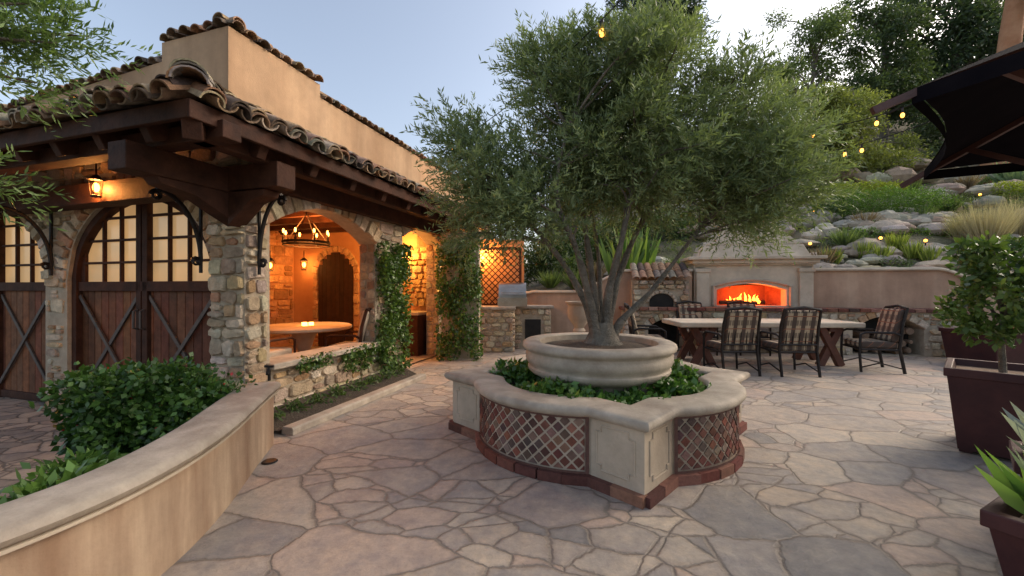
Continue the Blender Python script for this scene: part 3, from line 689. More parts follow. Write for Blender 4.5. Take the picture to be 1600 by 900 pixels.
for k in range(4):
    px,pz=.098,.098; 
    for i in range(-1,30):
        for j in range(-1,12):
            cx=.0+i*px/1+(px/2 if j%2 else 0); cz=.1+j*pz/2
            g=.0115; dm=[(cx-px/2+g,cz+R.uniform(-.002,.002)),(cx,cz-pz/2+g),(cx+px/2-g,cz+R.uniform(-.002,.002)),(cx,cz+pz/2-g)]
            q=clip(dm,.035,LEN-.035,.1,.465)
            if len(q)<3: continue
            ar=abs(sum(q[t][0]*q[(t+1)%len(q)][1]-q[(t+1)%len(q)][0]*q[t][1] for t in range(len(q))))
            if ar<.0004: continue
            col=jit(R.choice(BP+[(.2,.12,.09),(.22,.15,.11),(.13,.08,.065)]),.28); dd=.006+R.uniform(0,.004)
            top=[arcP(k,x,z,dd) for x,z in q]; bot=[arcP(k,x,z,0) for x,z in q]; mb.face(top,col)
            for t in range(len(q)): mb.face([bot[t],bot[(t+1)%len(q)],top[(t+1)%len(q)],top[t]],col)
    for s0,s1,z0,z1 in((.005,LEN-.005,.077,.094),(.005,LEN-.005,.468,.484)):
        mb.grid([[arcP(k,s0+(s1-s0)*t/16,z0,.02) for t in range(17)],[arcP(k,s0+(s1-s0)*t/16,z1,.02) for t in range(17)]],(.13,.065,.05))
    for s0 in(.004,LEN-.03): mb.grid([[arcP(k,s0,z,.02) for z in(.09,.47)],[arcP(k,s0+.026,z,.02) for z in(.09,.47)]],(.13,.065,.05))
mb.build('brick_lattice',M['brick'],pl)
mb=MB()
for k in range(4):
    for axis in(0,1):
        def fp(s_,z,d):
            p=(S+d,-S+s_) if axis==0 else (S-s_,-S-d)
            x,y=rot(p,k); return V((x,y,z))
        a,b_=.07,PL-.06; c0,c1=.13,.44; ch_=.04
        P=[(a+ch_,c0),(b_-ch_,c0),(b_-ch_,c0+ch_),(b_,c0+ch_),(b_,c1-ch_),(b_-ch_,c1-ch_),(b_-ch_,c1),(a+ch_,c1),(a+ch_,c1-ch_),(a,c1-ch_),(a,c0+ch_),(a+ch_,c0+ch_)]
        mb.tube([fp(x,z,.001) for x,z in P+[P[0]]],.008,6,caps=False)
mb.build('pier_mouldings',M['cream'],pl,True)
mb=MB(); mb.face([rot((x*.9,y*.9),k)+(.42,) for k in range(4) for x,y in [(S,-S)]+ap]); mb.build('planter_soil',M['soil'],pl)
prof=[(.52,.30),(.54,.36),(.545,.48),(.56,.53),(.585,.545),(.62,.56),(.665,.585),(.69,.615),(.69,.635),(.675,.645),(.675,.66),(.70,.685),(.712,.72),(.712,.76),(.70,.785),(.705,.80),(.735,.815),(.745,.84),(.738,.865),(.715,.88),(.60,.882),(.575,.87),(.565,.80)]
mb=MB(); mb.lathe(prof,PC,64); mb.build('bowl',M['cap'],pl,True,0,50)
mb=MB(); mb.lathe([(.57,.815),(.4,.835),(.001,.87)],PC,32); mb.build('bowl_soil',M['soil'],pl,True)
n=5200; t=rng.uniform(0,2*math.pi,n); rr=rng.uniform(.58,1.04,n)
keep=(np.sin(t*3+1)+np.sin(t*7))*.5>-.7; t=t[keep]; rr=rr[keep]; n=len(t)
ps=np.stack([PC.x+rr*np.cos(t),PC.y+rr*np.sin(t),.44+rng.random(n)*(.11+.06*np.sin(t*5))],1); dr=unit(n)*.8; dr[:,2]=abs(dr[:,2])*.6+.1
tt=rng.random((n,1)); leafmesh('planter_groundcover',ps,dr,rng.uniform(.05,.09,n),rng.uniform(.035,.055,n),np.array([.03,.08,.015])*(1-tt)+np.array([.12,.24,.045])*tt,M['leafg'])
# ------------------------------------------------------------ olive trees
def olive(name,env,nclump,base,stems,nspr=42,nleaf=17,seed=1,cr=(.2,.32),dark=(.06,.095,.04),light=(.30,.36,.17),trunk_r=.075,LL=.062,WW=.013):
    e=empty(name); rg=random.Random(seed)
    cl=[]
    tries=0
    wts=[r[0]*r[1]*r[2] for c,r in env]
    while len(cl)<nclump and tries<30000:
        tries+=1
        c,r=rg.choices(env,wts)[0]
        d=V((rg.gauss(0,1),rg.gauss(0,1),rg.gauss(0,1))).normalized()*(rg.random()**.38)
        p=V((c[0]+d.x*r[0],c[1]+d.y*r[1],c[2]+d.z*r[2])); rad=rg.uniform(*cr)
        if all((p-q[0]).length>rad*.68 for q in cl): cl.append((p,rad))
    mb=MB(); nodes=[]
    for s_ in stems:
        pts=smoothpath([tuple(p) for p in s_],5); n=len(pts)
        rad=[trunk_r*(1-.82*(i/(n-1))**.7)*(1+.12*math.sin(i*1.7)) for i in range(n)]
        mb.tube(pts,rad,9); nodes+= [V(p) for p in pts[n//4:]]
    for p,rad in cl:
        best=min(nodes,key=lambda q:(q-p).length+max(0,q.z-p.z+.15)*2.0)
        mid=best.lerp(p,.5)+V((rg.uniform(-.08,.08),rg.uniform(-.08,.08),rg.uniform(-.02,.12)))
        mb.tube(smoothpath([tuple(best),tuple(mid),tuple(p),tuple(p+(p-mid)*.35)],3),[.015-.0013*i for i in range(10)],5)
    mb.build('trunk_and_limbs',M['bark'],e,True,0,80)
    K=len(cl); n=K*nspr; C=np.repeat(np.array([list(p) for p,_ in cl]),nspr,0); RR=np.repeat(np.array([r for _,r in cl]),nspr)
    cen=np.mean([list(p) for p,_ in cl],0)
    d=unit(n); sp=C+d*(RR*rng.uniform(.1,.85,n))[:,None]; outw=(C-cen); outw/=np.linalg.norm(outw,axis=1,keepdims=True)+1e-6
    sdv=d*.7+outw*.45+unit(n)*.4+np.array([0,0,.55]); sdv/=np.linalg.norm(sdv,axis=1,keepdims=True)
    sl_=rng.uniform(.14,.38,n); sbright=rng.random(n)*.5+.5*np.repeat(rng.random(K),nspr)
    i=np.tile(np.arange(nleaf),n)/nleaf; S_=np.repeat(sp,nleaf,0); D_=np.repeat(sdv,nleaf,0); LN=np.repeat(sl_,nleaf)
    pos=S_+D_*(i*LN)[:,None]; pos[:,2]-=(i**2*LN*.3)
    m_=len(pos); per=np.cross(D_,unit(m_)); per/=np.linalg.norm(per,axis=1,keepdims=True)
    ld=D_*.75+per*.75; t_=np.clip(np.repeat(sbright,nleaf)*.7+rng.random(m_)*.3,0,1)[:,None]
    col=np.array(dark)*(1-t_)+np.array(light)*t_
    sz=rng.uniform(.7,1.25,m_); leafmesh('foliage',pos,ld,LL*sz,WW*sz,col,M['leaf'],e)
    return e
k=.0064
def E(px,py,rx,rz,dy=0,ry=None):
    return ((.0+(px-800)*k,4.03+dy,1.4+(450-py)*k),(rx*k,(ry if ry else max(rx,rz))*k,rz*k))
env=[E(975,170,120,100,0,120),E(795,300,92,72,-.1,100),E(745,235,50,60,0,60),E(1165,270,92,88,.0,100),E(1195,335,60,32,0,60),E(1000,265,140,62,.1,130),E(940,95,75,50,0,60),E(1065,110,65,60,.1,60),E(870,150,60,70,-.1,70),E(718,330,40,40,0,40),E(1140,180,85,65,0,80),E(830,345,80,30,-.2,70)]
b0=V((.9,4.03,.84))
stems=[[b0+V((-.08,0,0)),b0+V((-.12,.03,.3)),b0+V((-.36,-.05,.75)),b0+V((-.7,-.1,1.15)),b0+V((-1.15,-.1,1.5))],
 [b0+V((-.02,.06,0)),b0+V((-.06,.1,.5)),b0+V((-.12,.2,1.1)),b0+V((-.2,.2,1.7)),b0+V((-.15,.1,2.3))],
 [b0+V((.04,-.05,0)),b0+V((.05,-.05,.5)),b0+V((.15,-.15,1.0)),b0+V((.28,-.1,1.6)),b0+V((.4,0,2.2))],
 [b0+V((.1,.0,0)),b0+V((.2,.05,.22)),b0+V((.5,.1,.5)),b0+V((.85,.1,.95)),b0+V((1.25,.1,1.5))],
 [b0+V((.06,.08,0)),b0+V((.16,.18,.5)),b0+V((.4,.35,1.05)),b0+V((.75,.4,1.7)),b0+V((1.0,.3,2.0))],
 [b0+V((-.05,-.08,0)),b0+V((-.14,-.12,.4)),b0+V((-.3,-.3,.9)),b0+V((-.5,-.4,1.4)),b0+V((-.4,-.4,2.0))],
 [b0+V((.0,.1,0)),b0+V((.02,.2,.4)),b0+V((.05,.4,.9)),b0+V((.0,.6,1.5))]]
ot=olive('olive_tree',env,215,b0,stems,45,17,3,(.19,.29),trunk_r=.058)
mb=MB(); mb.lathe([(.24,0),(.18,.05),(.13,.14),(.10,.24)],b0-V((0,0,.02)),14); mb.build('root_flare',M['bark'],ot,True)
tb0=V((-4.3,1.7,-.16))
olive('foreground_tree',[((-2.72,2.3,2.98),(.38,.3,.22)),((-3.0,2.3,2.85),(.3,.3,.25)),((-3.4,2.2,3.1),(.4,.5,.4)),((-3.02,2.35,1.95),(.12,.2,.2)),((-3.9,1.8,2.6),(.4,.5,.7))],48,tb0,
 [[tb0,tb0+V((.1,.1,1.2)),tb0+V((.5,.3,2.3)),tb0+V((1.2,.5,3.0))],[tb0,tb0+V((.2,.1,1.2)),tb0+V((.7,.45,1.9)),tb0+V((1.2,.6,2.1))]],38,15,9,(.13,.2),(.04,.08,.02),(.18,.27,.08),.07,.055,.012)
# ------------------------------------------------------------ ivy, shrubs
def ivy(name,fr,x0,x1,z0,z1,n,depth=.12,edge=.25,size=.07,dark=(.03,.07,.015),light=(.14,.23,.04)):
    x=rng.uniform(x0-edge*.2,x1+edge*.2,n); z=z0+(z1-z0)*rng.random(n)**.9
    keep=np.sin(x*9+z*5)+np.sin(z*7-x*4)+rng.normal(size=n)*.7>-.9
    x=x[keep];z=z[keep];n=len(x); d=rng.uniform(.02,depth,n)
    O=np.array(fr.O);ex=np.array(fr.ex);nr=np.array(fr.nr)
    pos=O+x[:,None]*ex+z[:,None]*np.array([0,0,1])+d[:,None]*nr
    dr=unit(n)*.6+np.array([0,0,-.5])+nr*.3; t=rng.random((n,1))
    return leafmesh(name,pos,dr,rng.uniform(.7,1.2,n)*size,rng.uniform(.7,1.2,n)*size*.85,np.array(dark)*(1-t)+np.array(light)*t,M['leafg'])
ivy('climbing_ivy',FS,5.45,6.15,.05,2.15,5200,.2,size=.06)
ivy('trailing_ivy',FS,3.85,5.5,.42,.58,900,.16,size=.05); ivy('trailing_ivy',FS,4.7,5.5,.2,.5,500,.1,size=.05)
iv=Frame(V((-1.42,8.0,0)),V((1,0,0)),V((0,-1,0)))
ivy('climbing_ivy',iv,.02,.78,0,2.35,4600,.3)
mb=MB(); mb.box(-1.4,-.66,8.02,8.4,0,2.5); mb.build('stone_pillar',M['mortar'])
bl=[((-2.78+R.uniform(-.38,.38),3.1+R.uniform(-.25,.25),.52+R.uniform(-.22,.12)),(.24,.24,.2)) for _ in range(18)]
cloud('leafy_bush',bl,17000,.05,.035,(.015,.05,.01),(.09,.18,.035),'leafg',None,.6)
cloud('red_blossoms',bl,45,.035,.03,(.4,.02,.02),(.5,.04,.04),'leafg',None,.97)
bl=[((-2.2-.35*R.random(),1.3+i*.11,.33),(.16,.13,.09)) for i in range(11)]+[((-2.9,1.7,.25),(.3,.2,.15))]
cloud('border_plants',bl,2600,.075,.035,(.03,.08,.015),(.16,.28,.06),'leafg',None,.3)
bl=[(tuple(B(3.2+i*.33,-3.55,.1)),(.14,.12,.08)) for i in range(8)]
cloud('strip_seedlings',bl,800,.06,.025,(.04,.08,.02),(.14,.2,.06),'leaf',None,.2)
# ------------------------------------------------------------ fireplace group
PH=math.radians(9); wx=V((math.cos(PH),-math.sin(PH),0)); wy=V((math.sin(PH),math.cos(PH),0)); F0=V((5.45,9.15,0))
def W(s_,d,z=0): return F0+wx*s_+wy*d+Z*z
FF=Frame(F0,wx,-wy); FH=Frame(W(0,-.45),wx,-wy)
fp=empty('outdoor_fireplace'); mb=MB(); op=seg(-.76,.70,1.36,1.5)
wall(mb,FF,-1.25,1.25,.9,1.92,[(-.76,.70,1.0,op)],.25)
for s_ in(-1,1):
    mb.obox(W(s_*1.12,.3,1.4),wx*.12,wy*.3,Z*.5); mb.obox(W(s_*1.08,-.03,1.4),wx*.14,wy*.04,Z*.43); mb.obox(W(s_*1.08,-.04,1.80),wx*.165,wy*.06,Z*.045)
mb.obox(W(0,.22,2.0),wx*1.32,wy*.35,Z*.045); mb.obox(W(0,.2,2.075),wx*1.42,wy*.42,Z*.035); mb.obox(W(0,.22,1.94),wx*1.27,wy*.3,Z*.02)
def frus(s0,s1,z0,z1,d0=-.1,d1=.6):
    A=[W(-s0,d0,z0),W(s0,d0,z0),W(s0,d1,z0),W(-s0,d1,z0)]; C=[W(-s1,d0+.1,z1),W(s1,d0+.1,z1),W(s1,d1,z1),W(-s1,d1,z1)]; mb.grid([A,C],closed=True,caps=True)
frus(1.15,1.05,2.11,2.38); frus(1.0,.62,2.385,2.75,0); frus(.6,.5,2.755,3.3,.1)
mb.build('surround',M['lime'],fp,False,.012)
mb=MB(); pts=[FF.p(-.84,1.0,.03)]+[FF.p(-.84+1.62*t/14,1.44+.15*(1-((t-7)/7)**2),.03) for t in range(15)]+[FF.p(.78,1.0,.03)]
mb.tube(pts,.035,8); mb.build('arch_moulding',M['cream'],fp,True)
mb=MB(); mb.face([W(-.8,.7,.95),W(.75,.7,.95),W(.75,.7,1.6),W(-.8,.7,1.6)]); mb.face([W(-.9,.0,.985),W(.85,0,.985),W(.75,.7,.985),W(-.8,.7,.985)])
mb.face([W(-.77,.24,.95),W(-.6,.7,.95),W(-.6,.7,1.6),W(-.77,.24,1.6)]); mb.face([W(.71,.24,.95),W(.55,.7,.95),W(.55,.7,1.6),W(.71,.24,1.6)]); mb.face([W(-.8,.2,1.55),W(.75,.2,1.55),W(.75,.7,1.55),W(-.8,.7,1.55)])
mb.build('firebox',M['firebrick'],fp)
mb=MB()
for x,y,q in((-.35,.3,.3),(-.1,.42,-.2),(.15,.33,.15),(0,.38,.5)): mb.tube([W(x-.25,y,1.04+.05*abs(q)),W(x+.25,y+q*.2,1.06+.09*abs(q))],.045,8)
mb.build('fire_logs',M['black'],fp,True)
mb=MB()
for i in range(16):
    x=R.uniform(-.38,.38); hgt=R.uniform(.12,.28)*(1-abs(x)); y=R.uniform(.3,.45)
    mb.tube([W(x,y,1.04),W(x+R.uniform(-.02,.02),y,1.04+hgt*.35),W(x+R.uniform(-.04,.04),y,1.04+hgt*.7),W(x+R.uniform(-.05,.05),y,1.04+hgt)],[.02,.03,.016,.002],6)
mb.build('flames',M['flame'],fp,True); lamp('fire_light',W(0,.3,1.22),38,(1,.2,.04),.1,fp)
hw_=empty('stone_hearth_wall'); mb=MB(); cub=[(1.75,3.05,.02,seg(1.75,3.05,.55,.82)),(-2.35,-1.6,.02,seg(-2.35,-1.6,.5,.7))]
wall(mb,FH,-2.9,3.85,0,.9,cub,.42); mb.build('core',M['mortar'],hw_)
mb=MB()
def insH(x,z): 
    for a,b_,_,fn in cub:
        if a-.01<x<b_+.01 and z<fn(min(max(x,a),b_))+.14: return False
    return True
stones(mb,FH,-2.9,3.85,0,.88,insH,(.1,.18),(.15,.36),.04)
Fe=Frame(W(3.85,-.45),wy,wx); stones(mb,Fe,0,.45,0,.88,None,(.1,.18),(.15,.3),.04)
for a,b_,_,fn in cub: voussoirs(mb,FH,lambda t,a=a,b_=b_,fn=fn:(a+(b_-a)*t,fn(a+(b_-a)*t)),9,(.12,.15),.05)
mb.build('stones',M['stone'],hw_,True,0,22)
mb=MB(); x=-2.95
while x<3.9: mb.obox(W(x+.1,-.25,.935),wx*.092,wy*.27,Z*.035,jit(R.choice(BP+[(.35,.22,.15),(.28,.13,.09)]),.2)); x+=.2
mb.build('brick_coping',M['brick'],hw_,False,.006)
mb=MB()
for i in range(26):
    x=R.uniform(1.85,2.95); z=.07+R.random()*.45
    mb.tube([W(x,-.42+R.uniform(0,.1),z),W(x+R.uniform(-.05,.05),-.1,z)],R.uniform(.04,.075),8)
mb.build('firewood_stack',M['log'],hw_,True)
mb=MB(); mb.face([W(1.7,-.06,0),W(3.1,-.06,0),W(3.1,-.06,.88),W(1.7,-.06,.88)]); mb.face([W(-2.4,-.06,0),W(-1.5,-.06,0),W(-1.5,-.06,.8),W(-2.4,-.06,.8)]); mb.build('cubby_back',M['black'],hw_)  # flat black sheets paint the depth of the cubbies dark
rw=empty('retaining_wall')
def topf(s_):
    if s_<-5: return 1.25
    if s_<-2.9: 
        t=min(1,max(0,(s_+3.9)/.9)); return 1.28+.4*t*t*(3-2*t)
    if s_<3.6: return 1.78
    t=min(1,(s_-3.6)/1.0); return 1.78-.35*t*t*(3-2*t)
ss=[-6.3+i*.1 for i in range(int(12.6/.1)+1)]
mb=MB(); cp=MB()
mb.grid([[W(s_,0,0),W(s_,0,topf(s_)),W(s_,.25,topf(s_)),W(s_,.25,0)] for s_ in ss if s_<-1.2],caps=True,closed=True); mb.grid([[W(s_,0.02,0),W(s_,.02,topf(s_)),W(s_,.25,topf(s_)),W(s_,.25,0)] for s_ in ss if s_>1.2],caps=True,closed=True)
for cond in(lambda s_:s_<-1.2,lambda s_:s_>1.2):
    cp.grid([[W(s_,-.05,topf(s_)),W(s_,-.06,topf(s_)+.03),W(s_,-.04,topf(s_)+.065),W(s_,.28,topf(s_)+.065),W(s_,.3,topf(s_)+.03),W(s_,.29,topf(s_))] for s_ in ss if cond(s_)],caps=True,closed=True)
mb.grid([[W(6.3,0,0),W(6.3,0,1.43),W(6.55,0,1.43),W(6.55,0,0)],[W(7.2,-6,0),W(7.2,-6,1.2),W(7.45,-6,1.2),W(7.45,-6,0)]],caps=True,closed=True)
mb.build('stucco',m_noise('rose_stucco',(.46,.29,.19),(.6,.41,.28),2.5,.92,60,.35,.008,c3=(.36,.21,.135),streak=True),rw); cp.build('cap',M['lime'],rw,True,0,40)
po=empty('pizza_oven'); mb=MB(); FO=Frame(W(0,-.3),wx,-wy)
mb.obox(W(-2.05,.0,1.25),wx*.62,wy*.28,Z*.33); mb.build('core',M['mortar'],po)
mb=MB(); stones(mb,FO,-2.66,-1.44,.97,1.58,lambda x,z:not(-2.4<x<-1.68 and z<1.36),(.1,.16),(.12,.26),.04); mb.build('stones',M['stone'],po,True,0,22)
mb=MB(); voussoirs(mb,FO,lambda t:(-2.04-.27*math.cos(math.pi*t),1.08+.2*math.sin(math.pi*t)),9,(.07,.08),.06,[(.5,.42,.32)]); mb.build('oven_arch',M['cream'],po)
mb=MB(); pts=[FO.p(-2.04-.26*math.cos(math.pi*k/12),1.08+.19*math.sin(math.pi*k/12),.02) for k in range(13)]+[FO.p(-1.78,.98,.02),FO.p(-2.3,.98,.02)]; mb.face(pts); mb.build('oven_mouth',M['black'],po)  # flat black face paints the inner darkness of the opening
mb=MB()
for i in range(8):
    for r_ in range(2):
        tile(mb,W(-2.6+i*.16,-.42+r_*.28,1.6+r_*.17),wy+Z*.6,Z,.36,.085,.075)
mb.build('tile_roof',M['tile'],po,True,0,50)
ur=MB(); c=V((1.35,8.1,0)); ur.lathe([(.001,0),(.2,0),(.2,.06),(.13,.1),(.1,.2),(.11,.5),(.13,.55),(.09,.6),(.14,.68),(.22,.8),(.24,.95),(.22,1.05),(.28,1.1),(.28,1.13),(.2,1.13),(.18,1.05)],c,28); ur.build('stone_urn',M['cream'],None,True,0,50)
ok=empty('outdoor_kitchen'); mb=MB(); mb.box(-.72,0.02,8.8,9.5,0,.93); mb.box(.02,.9,9.3,10,0,.93); mb.build('core',M['mortar'],ok)
mb=MB(); f1=Frame(V((0,8.8,0)),V((1,0,0)),V((0,-1,0))); stones(mb,f1,-.72,.02,0,.93,None,(.1,.18),(.14,.3),.04)
f2=Frame(V((.02,0,0)),V((0,1,0)),V((1,0,0))); stones(mb,f2,8.8,9.3,0,.93,None,(.1,.18),(.14,.3),.04)
f3=Frame(V((0,9.3,0)),V((1,0,0)),V((0,-1,0))); stones(mb,f3,.05,.9,0,.93,lambda x,z:not(.25<x<.7 and z<.75),(.1,.18),(.12,.25),.04)
mb.build('stones',M['stone'],ok,True,0,22)
mb=MB(); mb.box(-.78,.08,8.72,9.5,.93,.99); mb.box(.082,.96,9.22,10,.93,.99); mb.build('countertop',M['cap'],ok,False,.01)
mb=MB(); mb.box(.3,.66,9.26,9.3,.1,.68); mb.build('niche_dark_panel',M['black'],ok)  # black slab painted in for the dark hollow of the niche
gr=empty('barbecue_grill'); mb=MB()
rows=[[(x,9.0+.3-.3*math.cos(math.pi*t/10),1.18+.34*math.sin(math.pi*t/10)) for t in range(11)] for x in(-.3,.32)]
mb.grid(rows,caps=True); mb.box(-.32,.34,8.95,9.55,.99,1.18); mb.tube([(-.22,8.93,1.3),(-.22,8.9,1.3),(.24,8.9,1.3),(.24,8.93,1.3)],.014,6)
for kx in range(4): mb.tube([(-.2+kx*.14,8.95,1.08),(-.2+kx*.14,8.91,1.08)],.024,10)
mb.build('grill_hood',M['steel'],gr,True,0,40)
tr=MB(); y=9.7
for x in(-.85,.2): tr.beam((x,y,.9),(x,y,2.35),.06,.06)
tr.beam((-.85,y,2.35),(.2,y,2.35),.06,.06); tr.beam((-.85,y,1.0),(.2,y,1.0),.05,.05)
for i in range(-8,8):
    for sg in(-1,1):
        x0=-.85+i*.15
        a=(x0,1.0) if sg==1 else (x0,2.35); b_=(x0+1.35,2.35) if sg==1 else (x0+1.35,1.0)
        t0=max(0,(-.85-a[0])/1.35); t1=min(1,(.2-a[0])/1.35)
        if t1-t0<.05: continue
        p_=(a[0]+1.35*t0,a[1]+(b_[1]-a[1])*t0); q_=(a[0]+1.35*t1,a[1]+(b_[1]-a[1])*t1)
        tr.beam((p_[0],y+.01*sg,p_[1]),(q_[0],y+.01*sg,q_[1]),.012,.025)
tr.build('lattice_trellis',M['wood'])
mb=MB(); mb.box(-1.6,.3,10.0,10.2,0,2.6); mb.build('kitchen_wall',M['plaster'])
lamp('trellis_light',(-.7,9.4,2.1),35,(1,.42,.1),.05)
# ------------------------------------------------------------ hillside
def sst(t): t=max(0,min(1,t)); return t*t*(3-2*t)
def H(x,y):
    rel=V((x,y,0))-F0; d=rel.dot(wy)-.25; s_=rel.dot(wx)
    k_=.10+.42*sst((x+2)/10)
    dd=max(d,max(0,(s_-6.6))*1.0)
    step=.35*(math.floor(dd/2.2)+sst((dd/2.2%1-.7)/.3))
    base=1.15+.2*sst((x-2)/4)+dd*k_*.8+step*sst((x-1)/5)*.6
    base+=.12*math.sin(x*.9+y*.4)+.1*math.sin(y*1.3-x*.6)
    return min(base,13+.1*dd)
mb=MB(); rows=[]
for j in range(70):
    d=.25+(j/69)**1.8*70
    rows.append([ (lambda p:(p.x,p.y,H(p.x,p.y)))(W(-6.3+ i*.55 + (i/60)**3*40,d)) for i in range(61)])
mb.grid(rows); 
rows=[]
for j in range(20):
    s_=6.56+(j/19)**1.7*45; rows.append([(lambda p:(p.x,p.y,H(p.x,p.y)))(W(s_+.15*max(0,-(d_))*1.0,d_)) for d_ in [.25-i*.8 for i in range(14)]])
mb.grid(rows)
mb.build('hillside',M['dirt'],None,True)
mb=MB(); RP=[(.5,.42,.32),(.42,.36,.28),(.56,.48,.38),(.38,.33,.26),(.48,.37,.26)]
def boulder(x,y,r,zo=0):
    c=V((x,y,H(x,y)+zo)); col=jit(R.choice(RP),.2); ph=R.uniform(0,6); rows=[]
    sx,sy,sz_=r*R.uniform(.9,1.8),r*R.uniform(.7,1.1),r*R.uniform(.4,.75); n=9
    for t in [math.pi*(j+.03)/6.06 for j in range(7)]:
        rows.append([c+V((sx*math.sin(t)*math.cos(q),sy*math.sin(t)*math.sin(q),sz_*math.cos(t)))*(1+.18*math.sin(3*q+ph)*math.sin(t*2+ph)+R.uniform(-.1,.1)) for q in [2*math.pi*k/n for k in range(n)]])
    mb.grid(rows,col,True)
for d0,n,r in((.7,48,.19),(1.3,40,.2),(1.9,60,.24),(3.1,40,.26),(4.2,75,.32),(5.2,30,.3),(6.5,60,.36),(8.9,36,.42),(11,20,.45)):
    for i in range(n):
        s_=R.uniform(-3 if d0<3 else 0,5+d0*1.6); p=W(s_,d0+R.uniform(-.25,.3)); 
        if p.x<1: continue
        boulder(p.x,p.y,r*R.uniform(.5,1.3),.06+r*.25)
mb.build('hillside_boulders',M['rock'],None,True,0,25)
bl=[]
for i in range(100):
    d=R.choice([R.uniform(.6,1.6),R.uniform(2.3,3.9),R.uniform(4.7,6.1),R.uniform(7,14)]); s_=R.uniform(-1,7+d*1.3); p=W(s_,d); rr_=R.uniform(.14,.34)*(1+d*.04); bl.append(((p.x,p.y,H(p.x,p.y)+rr_*.3),(rr_*1.2,rr_,rr_*.6)))
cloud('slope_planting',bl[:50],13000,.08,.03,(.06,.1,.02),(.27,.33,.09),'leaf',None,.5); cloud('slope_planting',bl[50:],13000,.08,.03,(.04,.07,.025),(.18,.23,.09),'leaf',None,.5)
def hz(py,Y): return 1.4+(450-py)*Y/630
def hedge(name,px0,px1,Y,zc,rz,ry,n,dark,light,ls=.06):
    bl=[]; m_=9
    for i in range(m_):
        px=px0+(px1-px0)*i/(m_-1); x=(px-800)/630*Y; bl.append(((x,Y+.15*math.sin(i),zc+.05*math.sin(i*2)),((px1-px0)/630*Y/m_*.9,ry,rz)))
    cloud(name,bl,n,ls,ls*.6,dark,light,'leaf',None,.75)
hedge('clipped_hedge',1300,1460,13.2,hz(320,13.2),.5,.8,17000,(.04,.09,.012),(.19,.32,.05),.05)
hedge('clipped_hedge',1300,1400,14.6,hz(296,14.6),.2,.6,5000,(.16,.21,.02),(.44,.48,.06))
hedge('clipped_hedge',1330,1500,11.6,hz(375,11.6),.3,.5,13000,(.04,.08,.012),(.17,.27,.05),.05)
hedge('clipped_hedge',1560,1640,13.5,hz(298,13.5),.25,.6,5000,(.16,.21,.02),(.44,.48,.06))
hedge('clipped_hedge',1490,1590,12,hz(360,12),.3,.5,6000,(.04,.08,.015),(.17,.25,.05))
def tuft(name,px,Y,hgt,n,spread,dark,light,w_=.012,base=None):
    x=(px-800)/630*Y; z=H(x,Y) if base is None else base; t=rng.uniform(0,2*math.pi,n)
    dr=np.stack([np.cos(t)*spread*rng.random(n),np.sin(t)*spread*rng.random(n),np.ones(n)],1)
    pos=np.array([x,Y,z])+np.stack([np.cos(t)*.12*rng.random(n),np.sin(t)*.12*rng.random(n),np.zeros(n)],1)
    q=rng.random((n,1)); return leafmesh(name,pos,dr,rng.uniform(.6,1.1,n)*hgt,w_,np.array(dark)*(1-q)+np.array(light)*q,M['leaf'])
tuft('ornamental_grass',1540,10.2,1.4,900,.75,(.36,.29,.18),(.62,.53,.38)); tuft('ornamental_grass',1590,10.8,1.4,700,.7,(.36,.29,.18),(.62,.53,.38)); tuft('ornamental_grass',1505,10.6,.9,500,.8,(.3,.26,.12),(.55,.48,.32))
for i,px in enumerate((1345,1375,1400,1425,1300,1450)): tuft('succulent_clump',px,9.9+R.random()*.8,.5,110,.6,(.14,.2,.03),(.42,.46,.1),.04)
for px,Y in((970,10.2),(1000,10.6),(985,10.9)): tuft('bird_of_paradise_plant',px,Y,1.6,36,.55,(.06,.13,.03),(.22,.32,.08),.15)
for px,Y in((1590,14.5),(1570,15)): tuft('agave_plant',px,Y,1.1,40,1.0,(.15,.22,.12),(.3,.38,.24),.12)
for px,Y in((900,11),(860,11.5),(930,11.3),(1060,11),(1285,10.5),(1480,13),(1350,12.3),(1420,15),(1510,14.5),(1320,11),(1440,12.4)): tuft('garden_shrub',px,Y,.6,220,1.2,(.14,.09,.06) if px%20 else (.08,.12,.04),(.33,.25,.16) if px%20 else (.24,.31,.1),.03)
def bgb(px,py,Y,r,rz=None): return (((px-800)/630*Y,Y,hz(py,Y)),(r,r*.7,rz or r))
cloud('background_shrubs',[bgb(860,400,13,.8),bgb(910,385,13.5,.9),bgb(960,375,14,1),bgb(1030,370,14,1.1),bgb(1080,370,13.5,.9),bgb(890,425,12,.5),bgb(1000,410,12.5,.7),bgb(1290,340,13,.6),bgb(830,415,13,.6)],22000,.12,.05,(.03,.055,.015),(.13,.19,.05))
def tree(name,px,Y,blobs,n,ls,dark,light,tr_=.25,bark='bark',shell=.4):
    e=empty(name); x=(px-800)/630*Y; z0=H(x,Y)-.3; mb=MB()
    tips=[V(b_[0]) for b_ in blobs]; topz=max(t.z for t in tips); cx=sum(t.x for t in tips)/len(tips)
    pts=[V((x,Y,z0)),V((x+(cx-x)*.2,Y,z0+(topz-z0)*.33)),V((x+(cx-x)*.6,Y,z0+(topz-z0)*.66)),V((cx,Y,topz))]
    mb.tube(smoothpath([tuple(p) for p in pts],4),[tr_*(1-.85*i/12) for i in range(13)],8)
    for t in tips:
        f=max(.25,min(.85,(t.z-z0)/(topz-z0)-.15)); q=pts[0].lerp(pts[3],f); mb.tube([q,q.lerp(t,.5)+Z*.2,t],[tr_*.35,tr_*.22,tr_*.06],6)
    mb.build('trunk_and_limbs',M[bark],e,True)
    cloud('foliage',blobs,n,ls,ls*.42,dark,light,'leaf',e,shell,.2)
